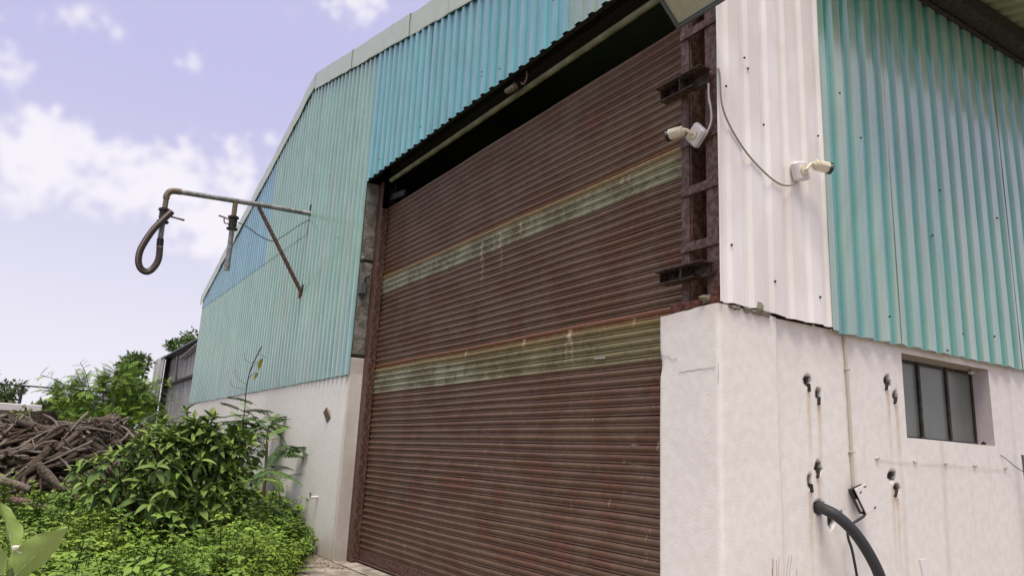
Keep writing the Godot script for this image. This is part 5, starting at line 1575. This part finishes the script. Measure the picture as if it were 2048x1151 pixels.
func build_plants() -> void:
	# low weeds
	var gc := thing("ground_cover", "bright green knee-high weeds covering the yard up to the wall", "weeds")
	gc.set_meta("kind", "stuff")
	for v in 3:
		var mesh := sprig([10, 9, 11][v], [0.22, 0.18, 0.28][v], [0.037, 0.032, 0.046][v], Color(1, 1, 1))
		var xfs := []
		var cols := []
		while xfs.size() < 4100:
			var z := rng.randf_range(0.06, 6.2)
			var x := rng.randf_range(-14.5, rim_x(z) + 0.12)
			if x < -10.2 and z > 1.4 and rng.randf() < 0.6:
				continue
			var h := cover_h(x, z)
			var y := h * rng.randf_range(0.35, 1.1) - 0.13
			xfs.append(Transform3D(Basis(Vector3.UP, rng.randf() * TAU) * Basis(Vector3.RIGHT, rng.randfn() * 0.28) * Basis.from_scale(Vector3.ONE * rng.randf_range(0.6, 1.45) * (1.5 if rng.randf() < 0.06 else 1.0)), Vector3(x, maxf(y, -0.04), z)))
			var m := 0.5 + 0.5 * nz.get_noise_2d(x * 22.0 + 50.0, z * 22.0)
			var k := rng.randf_range(0.75, 1.2)
			var c := Color(0.145, 0.26, 0.034).lerp(Color(0.265, 0.375, 0.045), clampf(m * 1.3 - 0.2 + rng.randfn() * 0.2, 0, 1))
			cols.append(Color(c.r * k, c.g * k, c.b * k))
		multi("weeds", mesh, xfs, cols, M["leaf_tinted"], gc)
	# the big dark bush
	var bush := thing("big_leaved_bush", "dark green bush with long pointed leaves before the firewood heap", "bush", Vector3(-7.4, 0, 2.3))
	var lm := [leaf_mesh(0.20, 0.072, 0.28, 0.45), leaf_mesh(0.165, 0.062, 0.2, 0.6), leaf_mesh(0.225, 0.078, 0.35, 0.35), leaf_mesh(0.13, 0.046, 0.3, 0.15)]
	var cand := []
	var blobs := [[Vector3(0, 1.15, 0.0), 0.72], [Vector3(-0.1, 1.55, -0.50), 0.5], [Vector3(-0.1, 1.3, -0.62), 0.4], [Vector3(0.0, 1.05, 0.72), 0.55], [Vector3(0.1, 0.85, -0.45), 0.6], [Vector3(0.2, 0.65, 0.25), 0.72], [Vector3(-0.1, 1.78, -0.15), 0.36], [Vector3(0.0, 1.45, 0.3), 0.5], [Vector3(0.1, 1.05, 0.2), 0.75]]
	var stems := mb()
	for i in 215:
		var b: Array = blobs[i % blobs.size()]
		var d := (rdir() + Vector3(0.35, 0.25, 0)).normalized()
		var p: Vector3 = b[0] + d * b[1] * Vector3(1, 0.85, 1) * rng.randf_range(0.75, 1.05)
		if p.y < 0.25:
			continue
		var grow := (d + Vector3(0, 0.55, 0) + rdir() * 0.25).normalized()
		if i % 3 == 0:
			tube(stems, curve([Vector3(rng.randf_range(-0.2, 0.2), 0, rng.randf_range(-0.3, 0.3)), Vector3(b[0].x * 0.5, p.y * 0.5, b[0].z * 0.6), p - grow * 0.15, p], 4), [0.014, 0.013, 0.012, 0.012, 0.011, 0.01, 0.01, 0.009, 0.009, 0.008, 0.007, 0.006, 0.005], 5, false)
		else:
			tube(stems, [p - grow * 0.28, p - grow * 0.1, p], [0.006, 0.005, 0.004], 4, false)
		var side := grow.cross(Vector3(0.3, 0.8, 0.5)).normalized()
		var n := rng.randi_range(8, 11)
		for k in n:
			var a := k * 2.4 + rng.randf() * 0.5
			var t := float(k) / n
			var open := lerpf(1.55, 0.5, t)
			var r := side.rotated(grow, a)
			var dir := (grow * cos(open) + r * sin(open)).normalized()
			var base := p - grow * (0.16 * (1.0 - t))
			var shp := 3 if t > 0.75 else k % 3
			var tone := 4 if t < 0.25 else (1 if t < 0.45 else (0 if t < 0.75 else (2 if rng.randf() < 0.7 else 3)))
			cand.append([Transform3D(leaf_basis(dir, rng.randfn() * 0.3, rng.randf_range(0.8, 1.2)), base), shp, tone])
	put("stem", stems.commit(), M["stem"], bush)
	cand.sort_custom(func(a, b): return a[0].origin.x * 1.0 + a[0].origin.y * 0.25 > b[0].origin.x * 1.0 + b[0].origin.y * 0.25)
	var rest := {}
	for i in cand.size():
		var q: Array = cand[i]
		if i < 298:
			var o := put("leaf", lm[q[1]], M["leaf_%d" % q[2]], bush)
			o.transform = q[0]
		else:
			var key: int = q[1] * 10 + q[2]
			if not rest.has(key):
				rest[key] = []
			rest[key].append(q[0])
	for key in rest:
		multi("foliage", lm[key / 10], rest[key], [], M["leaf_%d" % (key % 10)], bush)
	# sapling with feathery leaves against the wall
	var sap := thing("wall_sapling", "slender sapling with feathery dark leaves leaning by the white wall", "sapling", Vector3(-9.8, 0, 0.45))
	put("trunk", tubem(curve([Vector3(0, -0.05, 0), Vector3(-0.05, 0.6, 0.02), Vector3(-0.16, 1.15, 0.0), Vector3(-0.2, 1.6, 0.02), Vector3(-0.26, 1.95, 0.03)], 4), [0.036, 0.035, 0.034, 0.033, 0.032, 0.031, 0.03, 0.029, 0.028, 0.027, 0.026, 0.024, 0.022, 0.02, 0.017, 0.014, 0.01], 8), M["stem"], sap)
	var fm := []
	for v in 4:
		fm.append(frond_mesh([0.50, 0.42, 0.58, 0.32][v], [8, 7, 9, 6][v], [0.17, 0.15, 0.18, 0.11][v], [0.074, 0.066, 0.08, 0.05][v], [0.35, 0.2, 0.5, 0.15][v], [Color(0.105, 0.19, 0.044), Color(0.13, 0.22, 0.046), Color(0.085, 0.165, 0.042), Color(0.20, 0.28, 0.055)][v]))
	var twig := [[Vector3(-0.16, 1.10, 0), Vector3(0.5, 1.22, 0.15), Vector3(1.35, 1.22, 0.38), Vector3(2.25, 1.12, 0.45)], [Vector3(-0.2, 1.5, 0), Vector3(0.25, 1.68, 0.2), Vector3(0.75, 1.86, 0.28), Vector3(1.05, 1.98, 0.3)], [Vector3(-0.1, 0.55, 0), Vector3(0.5, 0.72, 0.2), Vector3(1.25, 0.70, 0.3)], [Vector3(-0.2, 1.55, 0), Vector3(-0.8, 1.7, 0.2), Vector3(-1.5, 1.95, 0.2)], [Vector3(-0.18, 1.2, 0), Vector3(-0.7, 1.3, 0.3), Vector3(-1.4, 1.5, 0.3)], [Vector3(-0.12, 0.85, 0), Vector3(-0.6, 0.95, 0.35), Vector3(-1.1, 1.1, 0.4)], [Vector3(-0.25, 1.9, 0), Vector3(-0.6, 2.05, 0.1), Vector3(-1.1, 2.15, 0.1)], [Vector3(-0.2, 1.4, 0), Vector3(0.2, 1.5, -0.1), Vector3(0.5, 1.6, -0.15)]]
	for i in twig.size():
		var c := curve(twig[i], 6)
		put("twig", tubem(c, 0.008, 5, false), M["green_stem"], sap)
		var n: int = [14, 10, 9, 44, 50, 44, 28, 10][i]
		for k in n:
			var t := clampf(0.35 + 0.65 * k / maxf(n - 1.0, 1.0), 0.0, 1.0)
			var p: Vector3 = c[int(t * (c.size() - 1))]
			var along: Vector3 = (c[c.size() - 1] - c[0]).normalized()
			var d := (along * rng.randf_range(0.3, 1.0) + Vector3(0, rng.randf_range(-0.25, 0.45), 0) + along.cross(Vector3.UP) * (1.0 if k % 2 else -1.0) * rng.randf_range(0.3, 0.9)).normalized()
			if i >= 3 and i < 7:
				p += rdir() * 0.24
			var o := put("frond", fm[rng.randi() % 3 if rng.randf() < 0.85 else 3], M["leaf_tinted"], sap)
			o.transform = Transform3D(leaf_basis(d, rng.randfn() * 0.35, rng.randf_range(0.65, 1.0)), p)
	# bare sapling with its last yellow leaves
	var dead := thing("bare_sapling", "thin bare sapling with a few last yellow leaves before the green sheets", "sapling", Vector3(-12.0, 0, 0.45))
	put("stem", tubem(curve([Vector3(0.05, -0.05, 0), Vector3(0.0, 1.2, 0), Vector3(-0.03, 2.2, 0), Vector3(-0.12, 2.7, 0), Vector3(0.0, 3.05, 0), Vector3(0.35, 3.3, 0), Vector3(0.72, 3.5, 0.0)], 4), 0.011, 6), M["stem"], dead)
	for q in [[Vector3(-0.12, 2.7, 0), Vector3(-0.9, 2.8, 0.1), Vector3(-1.3, 2.98, 0.1)], [Vector3(-0.08, 2.8, 0), Vector3(-0.6, 2.95, 0.1), Vector3(-0.85, 3.15, 0.1)], [Vector3(-0.05, 2.9, 0), Vector3(0.5, 2.92, 0.1), Vector3(1.15, 2.95, 0.15)], [Vector3(0.1, 3.1, 0), Vector3(0.4, 3.12, 0.05), Vector3(0.8, 3.2, 0.05)], [Vector3(0.2, 3.2, 0), Vector3(-0.1, 3.3, 0.1), Vector3(-0.2, 3.45, 0.1)], [Vector3(0.4, 3.35, 0), Vector3(0.9, 3.32, 0.05), Vector3(1.4, 3.22, 0.08)]]:
		put("twig", tubem(curve(q, 4), 0.0045, 5), M["stem"], dead)
	for q in [[1.15, 2.95, 0.25], [1.05, 2.93, 0.2], [1.4, 3.2, 0.32], [1.35, 3.12, 0.26], [0.95, 2.92, 0.18]]:
		var o := put("leaf", lm[3], M["yellow_leaf"], dead)
		o.transform = Transform3D(leaf_basis(Vector3(rng.randfn() * 0.5, -1, 0.3), rng.randf(), q[2] * 5.0), Vector3(q[0], q[1], 0.12))
	# the broad-leaved plant right beside the camera
	var bp := thing("milkweed", "pale broad-leaved plant with a white bud in the near left corner", "plant", Vector3(1.235, 0, 4.07))
	put("stem", tubem(curve([Vector3(0, -0.06, 0.02), Vector3(0.01, 0.6, 0.03), Vector3(0.0, 1.0, 0.015), Vector3(0, 1.29, 0.0)], 4), 0.011, 8), M["green_stem"], bp)
	var big := mat("waxy_leaf", lin(0.30, 0.41, 0.11), 0.45, 0.0, 0.4)
	big.backlight = lin(0.3, 0.38, 0.1)
	big.cull_mode = BaseMaterial3D.CULL_DISABLED
	var vein := mat("leaf_vein", lin(0.42, 0.48, 0.28), 0.6)
	vein.cull_mode = BaseMaterial3D.CULL_DISABLED
	for q in [[Vector3(0, 1.262, 0.0), Vector3(-0.35, 0.95, 0.22), 0.165, 0.066, 1.5], [Vector3(0.0, 1.215, 0.005), Vector3(0.25, 0.82, -0.55), 0.185, 0.082, -0.9], [Vector3(0.01, 1.235, 0.02), Vector3(0.2, 0.62, 0.75), 0.17, 0.09, 0.9], [Vector3(0.0, 1.13, 0.0), Vector3(0.3, 0.6, -0.5), 0.15, 0.07, -0.5], [Vector3(0.0, 1.12, 0.02), Vector3(0.3, 0.5, 0.7), 0.2, 0.09, 0.5], [Vector3(0.0, 0.95, 0.02), Vector3(-0.3, 0.3, -0.8), 0.2, 0.09, 0.0], [Vector3(0.0, 0.9, 0.0), Vector3(0.3, 0.3, 0.8), 0.2, 0.09, 0.0]]:
		var xf := Transform3D(leaf_basis(q[1], q[4], 1.08), q[0])
		var lf := put("leaf", smooth_leaf(q[2], q[3]), big, bp)
		lf.transform = xf
		var st := mb()
		for e in 6:
			var a := e / 6.0 * 0.93
			var c := (e + 1) / 6.0 * 0.93
			tube(st, [Vector3(0, -0.16 * q[2] * a * a + 0.0008, a * q[2]), Vector3(0, -0.16 * q[2] * c * c + 0.0008, c * q[2])], 0.0017 * (1.1 - a), 4, false)
			if e > 0 and e < 6:
				for sd in [-1.0, 1.0]:
					var w: float = q[3] * 0.5 * pow(sin(PI * pow(minf(a + 0.12, 1.0), 0.8)), 0.85) * 0.85
					tube(st, [Vector3(0, -0.16 * q[2] * a * a + 0.0006, a * q[2]), Vector3(sd * w, w * 0.4 - 0.16 * q[2] * a * a + 0.0006, (a + 0.14) * q[2])], 0.0005, 3, false)
		put("veins", st.commit(), vein, lf)
	lump(bp, "bud", Vector3(0.01, 1.295, -0.012), 0.012, Color(0.72, 0.68, 0.55))
	lump(bp, "bud", Vector3(0.015, 1.305, -0.002), 0.010, Color(0.74, 0.70, 0.56))
	# weeds and litter at the foot of the jamb
	var wd := thing("jamb_weed", "small weed growing by the foot of the wall beside the shutter", "weed", Vector3(-8.0, 0, 0.12))
	for q in [[Vector3(-0.25, 0.22, 0.1), 0.4], [Vector3(0.05, 0.28, 0.05), 0.5], [Vector3(0.2, 0.25, 0.08), 0.45], [Vector3(-0.05, 0.12, 0.15), 0.5]]:
		put("twig", tubem([Vector3(0, 0, 0), q[0] * 0.6 + Vector3(0, 0.03, 0), q[0]], 0.004, 5, false), M["stem"], wd)
		for k in 4:
			var o := put("leaf", lm[3], M["leaf_%d" % (k % 2)], wd)
			o.transform = Transform3D(leaf_basis(Vector3(rng.randfn(), 0.3 * rng.randfn(), rng.randfn()), 0.0, q[1]), q[0] * (0.7 + 0.1 * k))
	var dg := thing("dry_grass", "wispy dry grass tuft at the foot of the whitewashed pillar", "grass", Vector3(0.06, 0, -0.5))
	for k in 9:
		var a := rng.randf() * TAU
		put("blade", tubem(curve([Vector3(0.02 * cos(a), 0, 0.02 * sin(a)), Vector3(0.05 * cos(a), 0.5, 0.06 * sin(a)), Vector3(0.05 + 0.05 * cos(a), 0.92 + 0.1 * rng.randf(), 0.12 * sin(a))], 4), 0.0022, 4, false), M["pale_stripe"], dg)
	var st := mb()
	for i in 260:
		var x := rng.randf_range(-8.6, -6.6)
		var z := rng.randf_range(0.03, 0.6) * rng.randf_range(0.3, 1.0)
		var s := rng.randf_range(0.02, 0.06)
		leaf_into(st, Transform3D(leaf_basis(Vector3(rng.randfn(), 0.15 * rng.randf(), rng.randfn()), rng.randfn() * 0.4), Vector3(x, 0.012, z)), s, s * 0.4, 0.4, 0.2, 2, Color(0.17, 0.11, 0.06).lerp(Color(0.30, 0.2, 0.12), rng.randf()))
	tag(put("leaf_litter", st.commit(), M["leaf_tinted"]), "dry brown leaf litter on the concrete by the jamb", "litter", "", "stuff")
